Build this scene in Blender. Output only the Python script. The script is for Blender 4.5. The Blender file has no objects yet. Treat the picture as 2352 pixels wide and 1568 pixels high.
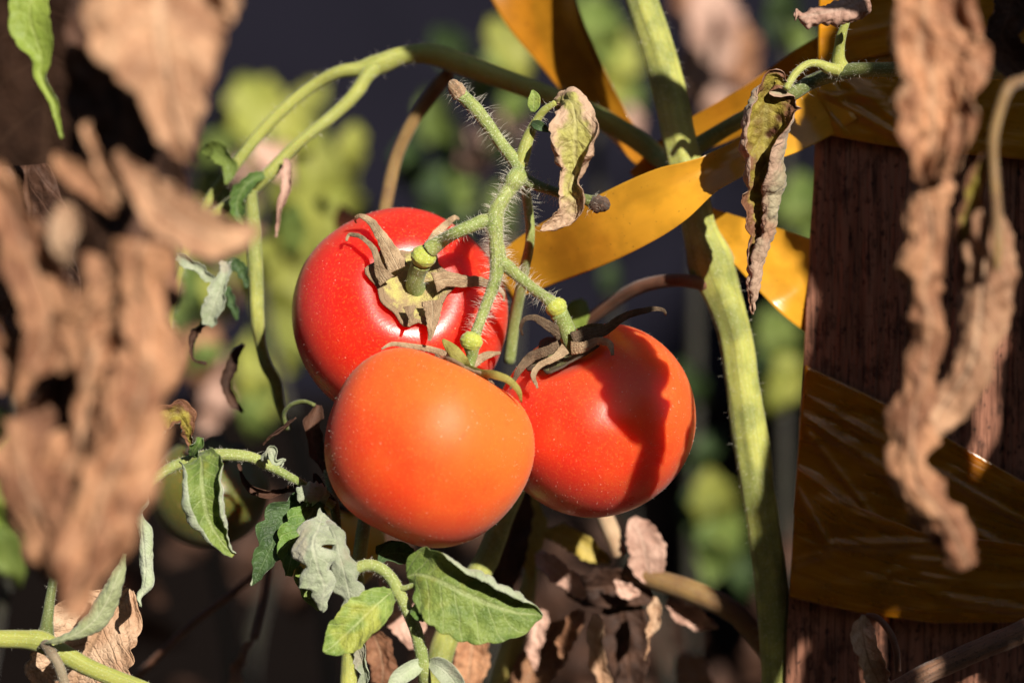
import bpy, math, random
import numpy as np
from mathutils import Vector, noise as mnoise
R = math.radians
random.seed(7)

# ------------------------------------------------------------------ camera, sky, sun, exposure
sc = bpy.context.scene
W, D, ZC = 0.25, 0.70, 0.32          # field width at the fruit (m), camera distance (m), height of the view axis (m)
PXM = W / 2352.0
cam = bpy.data.objects.new('camera', bpy.data.cameras.new('camera'))
sc.collection.objects.link(cam)
cam.location = (0, -D, ZC)
cam.rotation_euler = (R(90), 0, 0)
cam.data.sensor_width = 36.0
cam.data.lens = 36.0 * D / W
cam.data.clip_start = 0.02
cam.data.clip_end = 60.0
cam.data.dof.use_dof = True
cam.data.dof.focus_distance = D - 0.010
cam.data.dof.aperture_fstop = 8.0
cam.data.dof.aperture_blades = 9
sc.camera = cam

SUN = Vector((0.36, -0.84, 0.40)).normalized()      # towards the sun
elev = math.asin(SUN.z)
azim = math.atan2(SUN.x, SUN.y)                     # from +Y towards +X
world = bpy.data.worlds.new('World'); sc.world = world
world.use_nodes = True
wn = world.node_tree
bg = wn.nodes['Background']
sky = wn.nodes.new('ShaderNodeTexSky')
sky.sky_type = 'NISHITA'; sky.sun_disc = False
sky.sun_elevation = elev; sky.sun_rotation = azim
wn.links.new(sky.outputs[0], bg.inputs[0])
bg.inputs[1].default_value = 0.05
sl = bpy.data.lights.new('sun', 'SUN'); sl.energy = 5.0; sl.angle = R(0.5); sl.color = (1.0, 0.93, 0.82)
so = bpy.data.objects.new('sun', sl); sc.collection.objects.link(so)
so.rotation_euler = SUN.to_track_quat('Z', 'Y').to_euler()
so.location = (1.5, -2.4, 2.5)
sc.view_settings.view_transform = 'Standard'
sc.view_settings.look = 'None'
sc.view_settings.gamma = 1
sc.view_settings.use_curve_mapping = False
sc.view_settings.exposure = 0.62
sc.render.engine = 'CYCLES'
sc.cycles.transparent_max_bounces = 24
sc.cycles.max_bounces = 8

# ------------------------------------------------------------------ materials
def lnk(m, a, b): m.node_tree.links.new(a, b)
def nd(m, t, **kw):
    n = m.node_tree.nodes.new(t)
    for k, v in kw.items(): setattr(n, k, v)
    return n
def mth(m, op, a, b=None, clamp=False):
    n = nd(m, 'ShaderNodeMath', operation=op); n.use_clamp = clamp
    for i, v in enumerate((a, b)):
        if v is None: continue
        if isinstance(v, (int, float)): n.inputs[i].default_value = v
        else: lnk(m, v, n.inputs[i])
    return n.outputs[0]
def mix(m, f, a, b, blend='MIX'):
    n = nd(m, 'ShaderNodeMix', data_type='RGBA', blend_type=blend)
    n.clamp_factor = True
    for i, v in ((0, f), (6, a), (7, b)):
        if isinstance(v, (int, float)): n.inputs[i].default_value = v
        elif isinstance(v, tuple): n.inputs[i].default_value = (*v, 1)
        else: lnk(m, v, n.inputs[i])
    return n.outputs[2]
def rng(m, v, a, b, c=0.0, d=1.0):
    n = nd(m, 'ShaderNodeMapRange', interpolation_type='SMOOTHSTEP')
    lnk(m, v, n.inputs[0])
    for i, x in enumerate((a, b, c, d)): n.inputs[i + 1].default_value = x
    return n.outputs[0]
def noi(m, vec, scale, detail=3.0, rough=0.55, dist=0.0):
    n = nd(m, 'ShaderNodeTexNoise')
    n.inputs['Scale'].default_value = scale; n.inputs['Detail'].default_value = detail
    n.inputs['Roughness'].default_value = rough; n.inputs['Distortion'].default_value = dist
    if vec is not None: lnk(m, vec, n.inputs['Vector'])
    return n.outputs['Fac']
def stretch(m, vec, s, loc=(0, 0, 0)):
    n = nd(m, 'ShaderNodeMapping'); n.inputs['Scale'].default_value = s; n.inputs['Location'].default_value = loc
    lnk(m, vec, n.inputs[0]); return n.outputs[0]
def new_mat(name):
    m = bpy.data.materials.new(name); m.use_nodes = True
    return m, m.node_tree.nodes['Principled BSDF'], nd(m, 'ShaderNodeTexCoord')
def bump(m, h, strength, dist, bsdfs):
    b = nd(m, 'ShaderNodeBump'); b.inputs['Strength'].default_value = strength; b.inputs['Distance'].default_value = dist
    lnk(m, h, b.inputs['Height'])
    for x in bsdfs: lnk(m, b.outputs[0], x.inputs['Normal'])
    return b

def mat_leaf(name, base, dark, vein, edge=None, spot=None, rough=0.62, trans=0.18, bmp=0.5, ns=130, vc=0.5, fuzz=0.0, patch=0.5, nvein=9.0, e0=0.55):
    m, p, tc = new_mat(name)
    out = m.node_tree.nodes['Material Output']
    oi = nd(m, 'ShaderNodeObjectInfo')
    add = nd(m, 'ShaderNodeVectorMath', operation='ADD'); lnk(m, tc.outputs['Object'], add.inputs[0]); lnk(m, oi.outputs['Random'], add.inputs[1])
    vec = add.outputs[0]
    sp = nd(m, 'ShaderNodeSeparateXYZ'); lnk(m, tc.outputs['UV'], sp.inputs[0])
    n1 = noi(m, vec, ns, 4, 0.6); n2 = noi(m, vec, ns * 6, 3, 0.6); n3 = noi(m, vec, ns * 0.45, 2)
    u = mth(m, 'ABSOLUTE', mth(m, 'SUBTRACT', mth(m, 'MULTIPLY', sp.outputs[0], 2.0), 1.0))
    ph = mth(m, 'ADD', mth(m, 'SUBTRACT', mth(m, 'MULTIPLY', sp.outputs[1], nvein), mth(m, 'MULTIPLY', u, 1.6)), mth(m, 'MULTIPLY', n3, 1.0))
    lat = rng(m, mth(m, 'COSINE', mth(m, 'MULTIPLY', ph, 6.2832)), 0.86, 1.0)
    mid = rng(m, u, 0.09, 0.02)
    vm = mth(m, 'MAXIMUM', mid, mth(m, 'MULTIPLY', lat, 0.55))
    col = mix(m, rng(m, n1, 0.5 - 0.16, 0.5 + 0.16), base, dark)
    col = mix(m, mth(m, 'MULTIPLY', vm, vc), col, vein)
    col = mix(m, rng(m, n2, 0.5, 0.72, 0.0, 0.35), col, mix(m, 0.5, dark, (0.02, 0.012, 0.008)))
    if edge:
        e = mth(m, 'MULTIPLY', rng(m, mth(m, 'ADD', u, mth(m, 'MULTIPLY', mth(m, 'SUBTRACT', n1, 0.5), 1.3)), e0, e0 + 0.35), 1.0)
        tip = rng(m, mth(m, 'ADD', sp.outputs[1], mth(m, 'MULTIPLY', mth(m, 'SUBTRACT', n1, 0.5), 0.5)), 0.55, 0.9)
        col = mix(m, mth(m, 'MAXIMUM', e, tip), col, edge)
    if spot:
        col = mix(m, rng(m, n3, 0.56, 0.66, 0.0, patch), col, spot)
    hv = nd(m, 'ShaderNodeHueSaturation'); lnk(m, col, hv.inputs['Color'])
    lnk(m, mth(m, 'ADD', 0.82, mth(m, 'MULTIPLY', oi.outputs['Random'], 0.36)), hv.inputs['Value'])
    col = hv.outputs[0]
    lnk(m, col, p.inputs['Base Color'])
    p.inputs['Roughness'].default_value = rough
    p.inputs['Specular IOR Level'].default_value = 0.25
    if fuzz:
        p.inputs['Sheen Weight'].default_value = fuzz; p.inputs['Sheen Roughness'].default_value = 0.5
    vo = nd(m, 'ShaderNodeTexVoronoi', feature='DISTANCE_TO_EDGE'); vo.inputs['Scale'].default_value = ns * 5; lnk(m, vec, vo.inputs['Vector'])
    h = mth(m, 'ADD', mth(m, 'ADD', mth(m, 'MULTIPLY', rng(m, vo.outputs['Distance'], 0.0, 0.25), 0.5), mth(m, 'MULTIPLY', vm, -1.8)), mth(m, 'MULTIPLY', n2, 0.9))
    tr = nd(m, 'ShaderNodeBsdfTranslucent'); lnk(m, mix(m, 0.5, col, (0.55, 0.5, 0.05)) if base[1] > base[0] * 0.9 else col, tr.inputs['Color'])
    bump(m, h, bmp * 0.7, 0.0005, (p, tr))
    ms = nd(m, 'ShaderNodeMixShader'); ms.inputs[0].default_value = trans
    lnk(m, p.outputs[0], ms.inputs[1]); lnk(m, tr.outputs[0], ms.inputs[2]); lnk(m, ms.outputs[0], out.inputs['Surface'])
    return m

def mat_stem(name, base, alt, rough=0.55, scale=260, speck=(0.62, 0.66, 0.45), sf=0.5, bmp=0.4, along=True):
    m, p, tc = new_mat(name)
    v = tc.outputs['Object']
    n1 = noi(m, v, scale * 0.35, 3); n2 = noi(m, v, scale * 9, 2, 0.6)
    uvs = stretch(m, tc.outputs['UV'], (26, 3, 1)); n3 = noi(m, uvs, 1.0, 2)
    col = mix(m, rng(m, n1, 0.38, 0.62), base, alt)
    col = mix(m, rng(m, n3, 0.48, 0.68, 0, 0.55), col, tuple(c * 0.55 for c in alt))
    col = mix(m, rng(m, n2, 0.55, 0.7, 0, sf), col, speck)
    lnk(m, col, p.inputs['Base Color'])
    p.inputs['Roughness'].default_value = rough; p.inputs['Specular IOR Level'].default_value = 0.35
    p.inputs['Sheen Weight'].default_value = 0.15
    p.inputs['Subsurface Weight'].default_value = 0.12; p.inputs['Subsurface Scale'].default_value = 0.001
    bump(m, mth(m, 'ADD', n2, mth(m, 'MULTIPLY', n3, 1.5)), bmp, 0.0003, (p,))
    return m

def mat_tomato(name, ripe, warm, gdir, g0, g1, sss=0.85, ro=(0.27, 0.38), spec=0.5):
    """ripeness runs across the fruit along gdir (object space), with soft mottling"""
    m, p, tc = new_mat(name)
    v = tc.outputs['Object']
    dp = nd(m, 'ShaderNodeVectorMath', operation='DOT_PRODUCT'); lnk(m, v, dp.inputs[0]); dp.inputs[1].default_value = gdir
    n1 = noi(m, v, 60, 3); n2 = noi(m, v, 1700, 2, 0.7); n3 = noi(m, v, 420, 2)
    g = mth(m, 'ADD', dp.outputs['Value'], mth(m, 'MULTIPLY', mth(m, 'SUBTRACT', n1, 0.5), 0.024))
    col = mix(m, rng(m, g, g0, g1), ripe, warm)
    col = mix(m, rng(m, n2, 0.52, 0.68, 0, 0.24), col, (0.85, 0.28, 0.05))
    n4 = noi(m, v, 28, 4, 0.6)
    col = mix(m, rng(m, n4, 0.48, 0.7, 0, 0.35), col, warm)
    col = mix(m, rng(m, n3, 0.55, 0.8, 0, 0.25), col, ripe)
    vo = nd(m, 'ShaderNodeTexVoronoi'); vo.inputs['Scale'].default_value = 330; lnk(m, v, vo.inputs['Vector'])
    sep = nd(m, 'ShaderNodeSeparateColor'); lnk(m, vo.outputs['Color'], sep.inputs[0])
    dots = mth(m, 'MULTIPLY', rng(m, vo.outputs['Distance'], 0.085, 0.035), rng(m, sep.outputs[0], 0.6, 0.65, 0, 0.5))
    v2 = nd(m, 'ShaderNodeTexVoronoi'); v2.inputs['Scale'].default_value = 620; lnk(m, v, v2.inputs['Vector'])
    sp2 = nd(m, 'ShaderNodeSeparateColor'); lnk(m, v2.outputs['Color'], sp2.inputs[0])
    d2 = mth(m, 'MULTIPLY', rng(m, v2.outputs['Distance'], 0.15, 0.06), rng(m, sp2.outputs[1], 0.55, 0.65, 0, 0.5))
    dots = mth(m, 'MAXIMUM', dots, mth(m, 'MULTIPLY', d2, rng(m, n1, 0.42, 0.6)))
    col = mix(m, dots, col, (0.88, 0.6, 0.48))
    lnk(m, col, p.inputs['Base Color'])
    p.inputs['Roughness'].default_value = 0.36
    lnk(m, rng(m, n1, 0.3, 0.7, *ro), p.inputs['Roughness'])
    p.inputs['Specular IOR Level'].default_value = spec
    p.inputs['Subsurface Weight'].default_value = sss
    p.inputs['Subsurface Radius'].default_value = (1.0, 0.25, 0.08)
    p.inputs['Subsurface Scale'].default_value = 0.012
    p.inputs['Sheen Weight'].default_value = 0.06
    bump(m, mth(m, 'ADD', mth(m, 'ADD', n2, dots), mth(m, 'MULTIPLY', n4, 6.0)), 0.12, 0.0003, (p,))
    return m

def mat_plain(name, base, alt, rough=0.8, scale=40, sx=(1, 1, 1), bmp=0.3, dist=0.002, spec=0.3):
    m, p, tc = new_mat(name)
    v = stretch(m, tc.outputs['Object'], sx)
    n1 = noi(m, v, scale, 5, 0.6)
    lnk(m, mix(m, rng(m, n1, 0.35, 0.65), base, alt), p.inputs['Base Color'])
    p.inputs['Roughness'].default_value = rough; p.inputs['Specular IOR Level'].default_value = spec
    bump(m, n1, bmp, dist, (p,))
    return m

def mat_tape(name, col, tint, opaque, gl=0.05, tl=0.45, bs=0.2, grain=(2.0, 5.0, 1)):
    m, p, tc = new_mat(name)
    out = m.node_tree.nodes['Material Output']
    v = stretch(m, tc.outputs['UV'], grain)
    n1 = noi(m, v, 2.2, 4, 0.55, 0.25); n2 = noi(m, tc.outputs['Object'], 900, 2)
    n3 = noi(m, tc.outputs['Object'], 90, 3)
    c = mix(m, rng(m, n3, 0.35, 0.65), col, tuple(x * 0.75 for x in col))
    c = mix(m, rng(m, n2, 0.66, 0.76, 0, 0.5), c, (0.12, 0.05, 0.02))
    df = nd(m, 'ShaderNodeBsdfDiffuse'); lnk(m, c, df.inputs[0])
    tr = nd(m, 'ShaderNodeBsdfTranslucent'); lnk(m, c, tr.inputs[0])
    a = nd(m, 'ShaderNodeMixShader'); a.inputs[0].default_value = tl; lnk(m, df.outputs[0], a.inputs[1]); lnk(m, tr.outputs[0], a.inputs[2])
    tp = nd(m, 'ShaderNodeBsdfTransparent'); tp.inputs[0].default_value = (*tint, 1)
    b = nd(m, 'ShaderNodeMixShader'); lnk(m, rng(m, n1, 0.3, 0.7, max(0, opaque - 0.08), min(1, opaque + 0.08)), b.inputs[0]); lnk(m, tp.outputs[0], b.inputs[1]); lnk(m, a.outputs[0], b.inputs[2])
    g = nd(m, 'ShaderNodeBsdfGlossy'); g.inputs['Roughness'].default_value = 0.22
    fr = nd(m, 'ShaderNodeFresnel'); fr.inputs[0].default_value = 1.5
    bb = bump(m, n1, bs, 0.004, (df, tr, g)); lnk(m, bb.outputs[0], fr.inputs['Normal'])
    d = nd(m, 'ShaderNodeMixShader'); lnk(m, mth(m, 'ADD', fr.outputs[0], gl * 0.12), d.inputs[0]); lnk(m, b.outputs[0], d.inputs[1]); lnk(m, g.outputs[0], d.inputs[2])
    lnk(m, d.outputs[0], out.inputs['Surface'])
    return m

def mat_wood():
    m, p, tc = new_mat('weathered_wood')
    v = tc.outputs['Object']
    g1 = noi(m, stretch(m, v, (420, 60, 26)), 1.0, 5, 0.62, 0.6)
    g2 = noi(m, stretch(m, v, (1500, 200, 60)), 1.0, 4, 0.6)
    g3 = noi(m, stretch(m, v, (170, 100, 110)), 1.0, 4, 0.65)
    g4 = noi(m, stretch(m, v, (700, 200, 330)), 1.0, 3, 0.6)
    col = mix(m, rng(m, g1, 0.34, 0.64), (0.20, 0.086, 0.054), (0.33, 0.148, 0.094))
    col = mix(m, rng(m, g3, 0.5, 0.66, 0, 0.75), col, (0.055, 0.027, 0.02))
    col = mix(m, rng(m, g2, 0.52, 0.64, 0, 0.75), col, (0.03, 0.014, 0.01))
    col = mix(m, rng(m, g4, 0.57, 0.66, 0, 0.8), col, (0.025, 0.014, 0.012))
    lnk(m, col, p.inputs['Base Color']); p.inputs['Roughness'].default_value = 0.85
    p.inputs['Specular IOR Level'].default_value = 0.2
    bump(m, mth(m, 'ADD', g2, g1), 0.7, 0.0012, (p,))
    return m

# dried leaf colours
DRY = (0.45, 0.23, 0.122); DRYD = (0.20, 0.086, 0.045); DRYP = (0.50, 0.335, 0.235)
M = {}
M['dry'] = mat_leaf('dried_leaf_upper', DRY, DRYD, (0.46, 0.30, 0.19), rough=0.7, ns=110, trans=0.10, bmp=0.8)
M['dry_under'] = mat_leaf('dried_leaf_under', (0.52, 0.30, 0.175), (0.27, 0.135, 0.075), (0.60, 0.42, 0.28), rough=0.72, ns=110, trans=0.10, bmp=0.8)
M['leaf_shade'] = mat_leaf('shade_dark_leaf', (0.022, 0.011, 0.007), (0.012, 0.006, 0.004), (0.03, 0.016, 0.01), rough=0.8, ns=80, trans=0.0)  # near-black colour stands in for shade behind the left leaves
for _n in M['leaf_shade'].node_tree.nodes:
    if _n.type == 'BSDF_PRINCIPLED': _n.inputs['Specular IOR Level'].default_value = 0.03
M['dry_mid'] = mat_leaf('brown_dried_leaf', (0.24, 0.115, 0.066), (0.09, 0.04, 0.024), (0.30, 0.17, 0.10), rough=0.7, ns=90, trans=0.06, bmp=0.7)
M['dry_dark_shade'] = mat_leaf('dark_shaded_dried_leaf', (0.075, 0.034, 0.02), (0.03, 0.014, 0.009), (0.11, 0.055, 0.034), rough=0.7, ns=90, trans=0.06)  # dark brown leaf colour, lowered further to carry shade
M['dry_pale'] = mat_leaf('pale_dried_leaf', (0.52, 0.355, 0.235), (0.36, 0.21, 0.125), (0.34, 0.2, 0.11), rough=0.7, ns=140, trans=0.12, bmp=0.8, vc=0.6)
M['dry_pink'] = mat_leaf('pinkish_dried_leaf', (0.56, 0.36, 0.28), (0.34, 0.19, 0.14), (0.5, 0.36, 0.28), rough=0.7, ns=90, trans=0.1)
M['half_in'] = mat_leaf('half_dried_leaf_inside', (0.38, 0.31, 0.05), (0.20, 0.13, 0.03), (0.36, 0.31, 0.08), edge=(0.24, 0.11, 0.06), spot=(0.09, 0.032, 0.018), rough=0.6, ns=200, trans=0.15, patch=1.0, e0=0.3)
M['half_out'] = mat_leaf('half_dried_leaf_outside', (0.40, 0.34, 0.22), (0.30, 0.235, 0.14), (0.46, 0.38, 0.25), edge=(0.46, 0.30, 0.21), spot=(0.36, 0.15, 0.09), rough=0.7, ns=150, trans=0.12, fuzz=0.15)
M['mid_in'] = mat_leaf('yellowing_leaf_upper', (0.40, 0.38, 0.10), (0.30, 0.25, 0.10), (0.5, 0.46, 0.2), edge=(0.50, 0.34, 0.23), rough=0.6, ns=160, trans=0.15, e0=0.32)
M['mid_out'] = mat_leaf('yellowing_leaf_under', (0.46, 0.30, 0.20), (0.30, 0.19, 0.12), (0.5, 0.36, 0.25), rough=0.7, ns=160, trans=0.1)
M['leaf'] = mat_leaf('green_leaf_upper', (0.115, 0.20, 0.035), (0.065, 0.13, 0.025), (0.24, 0.31, 0.11), rough=0.5, ns=200, trans=0.2, vc=0.85, fuzz=0.12)
M['leaf_lite'] = mat_leaf('yellow_green_leaf_upper', (0.235, 0.31, 0.07), (0.13, 0.20, 0.04), (0.34, 0.40, 0.16), spot=(0.38, 0.36, 0.06), rough=0.5, ns=200, trans=0.2, vc=0.85, fuzz=0.12)
M['leaf_dark'] = mat_leaf('dark_leaf_upper', (0.055, 0.105, 0.03), (0.03, 0.06, 0.02), (0.13, 0.19, 0.08), rough=0.5, ns=200, trans=0.15, fuzz=0.12)
M['leaf_under'] = mat_leaf('pale_downy_leaf_underside', (0.42, 0.46, 0.33), (0.34, 0.40, 0.24), (0.48, 0.50, 0.36), rough=0.75, ns=220, trans=0.15, fuzz=0.35)
M['downy'] = mat_leaf('grey_downy_leaf', (0.36, 0.39, 0.28), (0.25, 0.29, 0.18), (0.44, 0.45, 0.33), spot=(0.36, 0.29, 0.23), rough=0.8, ns=220, trans=0.12, fuzz=0.4)
M['roll_dry'] = mat_leaf('rolled_leaf_drying_from_stalk', (0.31, 0.34, 0.19), (0.24, 0.27, 0.13), (0.46, 0.46, 0.3), spot=(0.30, 0.21, 0.14), rough=0.7, ns=140, trans=0.12, fuzz=0.2, patch=0.95)
M['bright'] = mat_leaf('bright_leaf', (0.30, 0.38, 0.07), (0.22, 0.30, 0.05), (0.38, 0.44, 0.12), rough=0.5, ns=90, trans=0.3)
M['yellow_leaf'] = mat_leaf('yellow_leaf', (0.55, 0.42, 0.10), (0.45, 0.32, 0.06), (0.6, 0.5, 0.2), rough=0.55, ns=90, trans=0.2)
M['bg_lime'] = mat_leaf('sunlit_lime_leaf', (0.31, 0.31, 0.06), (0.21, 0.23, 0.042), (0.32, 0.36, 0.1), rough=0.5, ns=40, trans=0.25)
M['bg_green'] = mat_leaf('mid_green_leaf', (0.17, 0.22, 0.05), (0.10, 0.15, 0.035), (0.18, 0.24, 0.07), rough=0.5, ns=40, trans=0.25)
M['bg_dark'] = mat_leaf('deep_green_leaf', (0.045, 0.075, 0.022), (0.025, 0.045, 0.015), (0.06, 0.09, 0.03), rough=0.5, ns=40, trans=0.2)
M['sepal'] = mat_leaf('dry_sepal', (0.42, 0.30, 0.18), (0.25, 0.165, 0.095), (0.52, 0.40, 0.26), rough=0.75, ns=300, trans=0.05, bmp=0.8, nvein=2.0)
M['sepal_dark'] = mat_leaf('dark_dry_sepal', (0.15, 0.10, 0.06), (0.075, 0.05, 0.032), (0.24, 0.17, 0.11), rough=0.75, ns=300, trans=0.05, bmp=0.8, nvein=2.0)
M['sepal_green'] = mat_leaf('olive_sepal', (0.34, 0.30, 0.07), (0.26, 0.22, 0.05), (0.40, 0.36, 0.12), rough=0.65, ns=300, trans=0.1, nvein=2.0)
M['calyx'] = mat_leaf('calyx_centre', (0.44, 0.40, 0.13), (0.32, 0.23, 0.12), (0.40, 0.36, 0.18), edge=(0.25, 0.17, 0.10), rough=0.75, ns=330, trans=0.03, bmp=0.9, vc=0.2, nvein=2.0)
M['calyx_dark'] = mat_leaf('dark_calyx_centre', (0.17, 0.17, 0.07), (0.10, 0.085, 0.045), (0.20, 0.18, 0.1), edge=(0.09, 0.065, 0.045), rough=0.75, ns=330, trans=0.03, bmp=0.9, vc=0.2, nvein=2.0)
M['stem'] = mat_stem('downy_green_stem', (0.19, 0.245, 0.06), (0.27, 0.31, 0.085), sf=0.6)
M['stem_dark'] = mat_stem('deep_green_stem', (0.085, 0.11, 0.026), (0.13, 0.15, 0.036), sf=0.3)
M['stem_yel'] = mat_stem('yellow_green_stem', (0.33, 0.34, 0.07), (0.27, 0.29, 0.06), sf=0.3)
M['stem_pale'] = mat_stem('pale_green_stem', (0.38, 0.385, 0.085), (0.20, 0.22, 0.05), sf=0.35)
M['stem_gold'] = mat_stem('yellowed_stem', (0.50, 0.38, 0.09), (0.42, 0.33, 0.08), sf=0.25)
M['stem_brown'] = mat_stem('browned_stem', (0.25, 0.15, 0.05), (0.17, 0.09, 0.035), speck=(0.4, 0.3, 0.18), sf=0.3)
M['stem_rust'] = mat_stem('rust_coloured_stem', (0.17, 0.07, 0.035), (0.10, 0.04, 0.02), speck=(0.3, 0.16, 0.09), sf=0.25)
M['stem_shade'] = mat_stem('shade_dark_stem', (0.022, 0.02, 0.009), (0.014, 0.011, 0.006), speck=(0.03, 0.025, 0.015), sf=0.2)  # near-black colour puts shade into the background stems
M['stem_tan'] = mat_stem('dry_tan_stem', (0.48, 0.33, 0.2), (0.38, 0.24, 0.14), speck=(0.55, 0.42, 0.28), sf=0.3)
M['stem_grey'] = mat_stem('withered_grey_stalk', (0.24, 0.19, 0.12), (0.15, 0.11, 0.07), speck=(0.4, 0.33, 0.22), sf=0.45)
M['twig'] = mat_stem('speckled_twig', (0.20, 0.10, 0.055), (0.12, 0.06, 0.035), speck=(0.03, 0.018, 0.012), sf=0.95, scale=200, bmp=0.8)
M['knuckle'] = mat_stem('yellow_green_knuckle', (0.43, 0.46, 0.07), (0.36, 0.40, 0.06), sf=0.4)
M['cut'] = mat_stem('dry_cut_end', (0.46, 0.32, 0.18), (0.30, 0.18, 0.10), speck=(0.6, 0.48, 0.33), sf=0.5, bmp=0.9)
M['cut_dark'] = mat_stem('dark_cut_end', (0.10, 0.055, 0.035), (0.05, 0.03, 0.02), speck=(0.2, 0.12, 0.08), sf=0.4, bmp=0.9)
hm, hp, _ = new_mat('plant_hair'); hp.inputs['Base Color'].default_value = (0.75, 0.70, 0.58, 1); hp.inputs['Roughness'].default_value = 0.35; hp.inputs['Alpha'].default_value = 1
M['hair'] = hm
M['ribbon'] = mat_tape('orange_plastic_ribbon', (0.90, 0.45, 0.036), (0.9, 0.5, 0.08), 0.9, tl=0.34, grain=(0.9, 0.8, 1), bs=0.07)
M['ribbon_thin'] = mat_tape('single_layer_ribbon', (0.72, 0.32, 0.022), (0.9, 0.55, 0.1), 0.62, tl=0.38, grain=(0.9, 0.8, 1), bs=0.07)
M['tape'] = mat_tape('amber_plastic_tape', (0.80, 0.36, 0.008), (0.97, 0.58, 0.10), 0.40, tl=0.3, bs=0.14, gl=0.0)
M['tape_dense'] = mat_tape('doubled_amber_tape', (0.80, 0.36, 0.01), (0.95, 0.55, 0.10), 0.66, tl=0.3, bs=0.14, gl=0.0)
M['wood'] = mat_wood()
M['wall'] = mat_plain('dark_slate_wall', (0.0055, 0.0052, 0.0105), (0.007, 0.0064, 0.0125), scale=6, spec=0.08)  # slate tone lowered to near black so the colour holds the wall's shade
M['shade_strip'] = mat_plain('shade_strip_black', (0.004, 0.0024, 0.002), (0.003, 0.0018, 0.0015), scale=8, sx=(1, 1, 8), spec=0.05)  # near-black colour imitates shade at the wall's foot
M['soil'] = mat_plain('garden_soil', (0.055, 0.036, 0.025), (0.03, 0.02, 0.014), scale=22, bmp=0.9, dist=0.02)
RED = (0.70, 0.017, 0.008); ORR = (0.74, 0.085, 0.018); ORG = (0.80, 0.205, 0.025)

# ------------------------------------------------------------------ helpers
def P(px, py, dep=0.0):
    s = PXM * (D + dep) / D
    return np.array(((px - 1176) * s, dep, ZC - (py - 784) * s))
def S(dep=0.0): return PXM * (D + dep) / D

def tag(o, label=None, cat=None, group=None, kind=None):
    if label: o['label'] = label
    if cat: o['category'] = cat
    if group: o['group'] = group
    if kind: o['kind'] = kind
    return o
def thing(name, label, cat, at, group=None):
    o = bpy.data.objects.new(name, None); sc.collection.objects.link(o)
    o.empty_display_size = 0.005
    o.location = Vector(at)
    return tag(o, label, cat, group)
def worldloc(o):
    v = np.zeros(3)
    while o is not None:
        v += np.array(o.location); o = o.parent
    return v
def emit(name, verts, faces, mats, parent=None, origin=None, uv=None, solid=0.0, flat=False):
    verts = np.asarray(verts, dtype=float)
    if parent is not None: o0 = worldloc(parent)
    else: o0 = np.array(origin if origin is not None else verts.mean(0))
    me = bpy.data.meshes.new(name)
    me.from_pydata([tuple(v) for v in (verts - o0)], [], faces)
    if not isinstance(mats, (list, tuple)): mats = [mats]
    for m in mats: me.materials.append(m)
    if uv is not None:
        l = me.uv_layers.new(name='UVMap')
        idx = np.zeros(len(me.loops), dtype=int); me.loops.foreach_get('vertex_index', idx)
        l.data.foreach_set('uv', np.asarray(uv, dtype=float)[idx].ravel())
    if not flat: me.polygons.foreach_set('use_smooth', [True] * len(me.polygons))
    o = bpy.data.objects.new(name, me); sc.collection.objects.link(o)
    if parent is not None: o.parent = parent
    else: o.location = Vector(o0)
    if solid:
        md = o.modifiers.new('thickness', 'SOLIDIFY'); md.thickness = solid; md.offset = -1
        if len(mats) > 1: md.material_offset = 1; md.material_offset_rim = 0
    return o

def hermite(K, n):
    """K: rows of values, first three columns the position; returns n+1 evenly spaced rows along the arc"""
    K = np.asarray(K, float)
    if len(K) == 2: K = np.vstack([K[0], (K[0] + K[1]) / 2, K[1]])
    d = np.linalg.norm(np.diff(K[:, :3], axis=0), axis=1); d = np.maximum(d, 1e-6)
    s = np.concatenate([[0], np.cumsum(d)])
    sl = np.diff(K, axis=0) / d[:, None]
    m = np.zeros_like(K)
    m[0] = sl[0]; m[-1] = sl[-1]
    for i in range(1, len(K) - 1):
        w0, w1 = d[i], d[i - 1]
        m[i] = (sl[i - 1] * w0 + sl[i] * w1) / (w0 + w1)
        for c in range(3, K.shape[1]):
            if sl[i - 1][c] * sl[i][c] <= 0: m[i][c] = 0
    q = np.linspace(0, s[-1], n + 1)
    k = np.clip(np.searchsorted(s, q, side='right') - 1, 0, len(d) - 1)
    h = d[k][:, None]; t = ((q - s[k]) / d[k])[:, None]
    return (2*t**3 - 3*t**2 + 1) * K[k] + (t**3 - 2*t**2 + t) * h * m[k] + (-2*t**3 + 3*t**2) * K[k+1] + (t**3 - t**2) * h * m[k+1]

def n3(x, y, z): return mnoise.noise(Vector((x, y, z)))
def unit(v):
    l = np.linalg.norm(v)
    return v / l if l > 1e-12 else v
def rotv(v, a, ang):
    return v * math.cos(ang) + np.cross(a, v) * math.sin(ang) + a * np.dot(a, v) * (1 - math.cos(ang))

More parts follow.
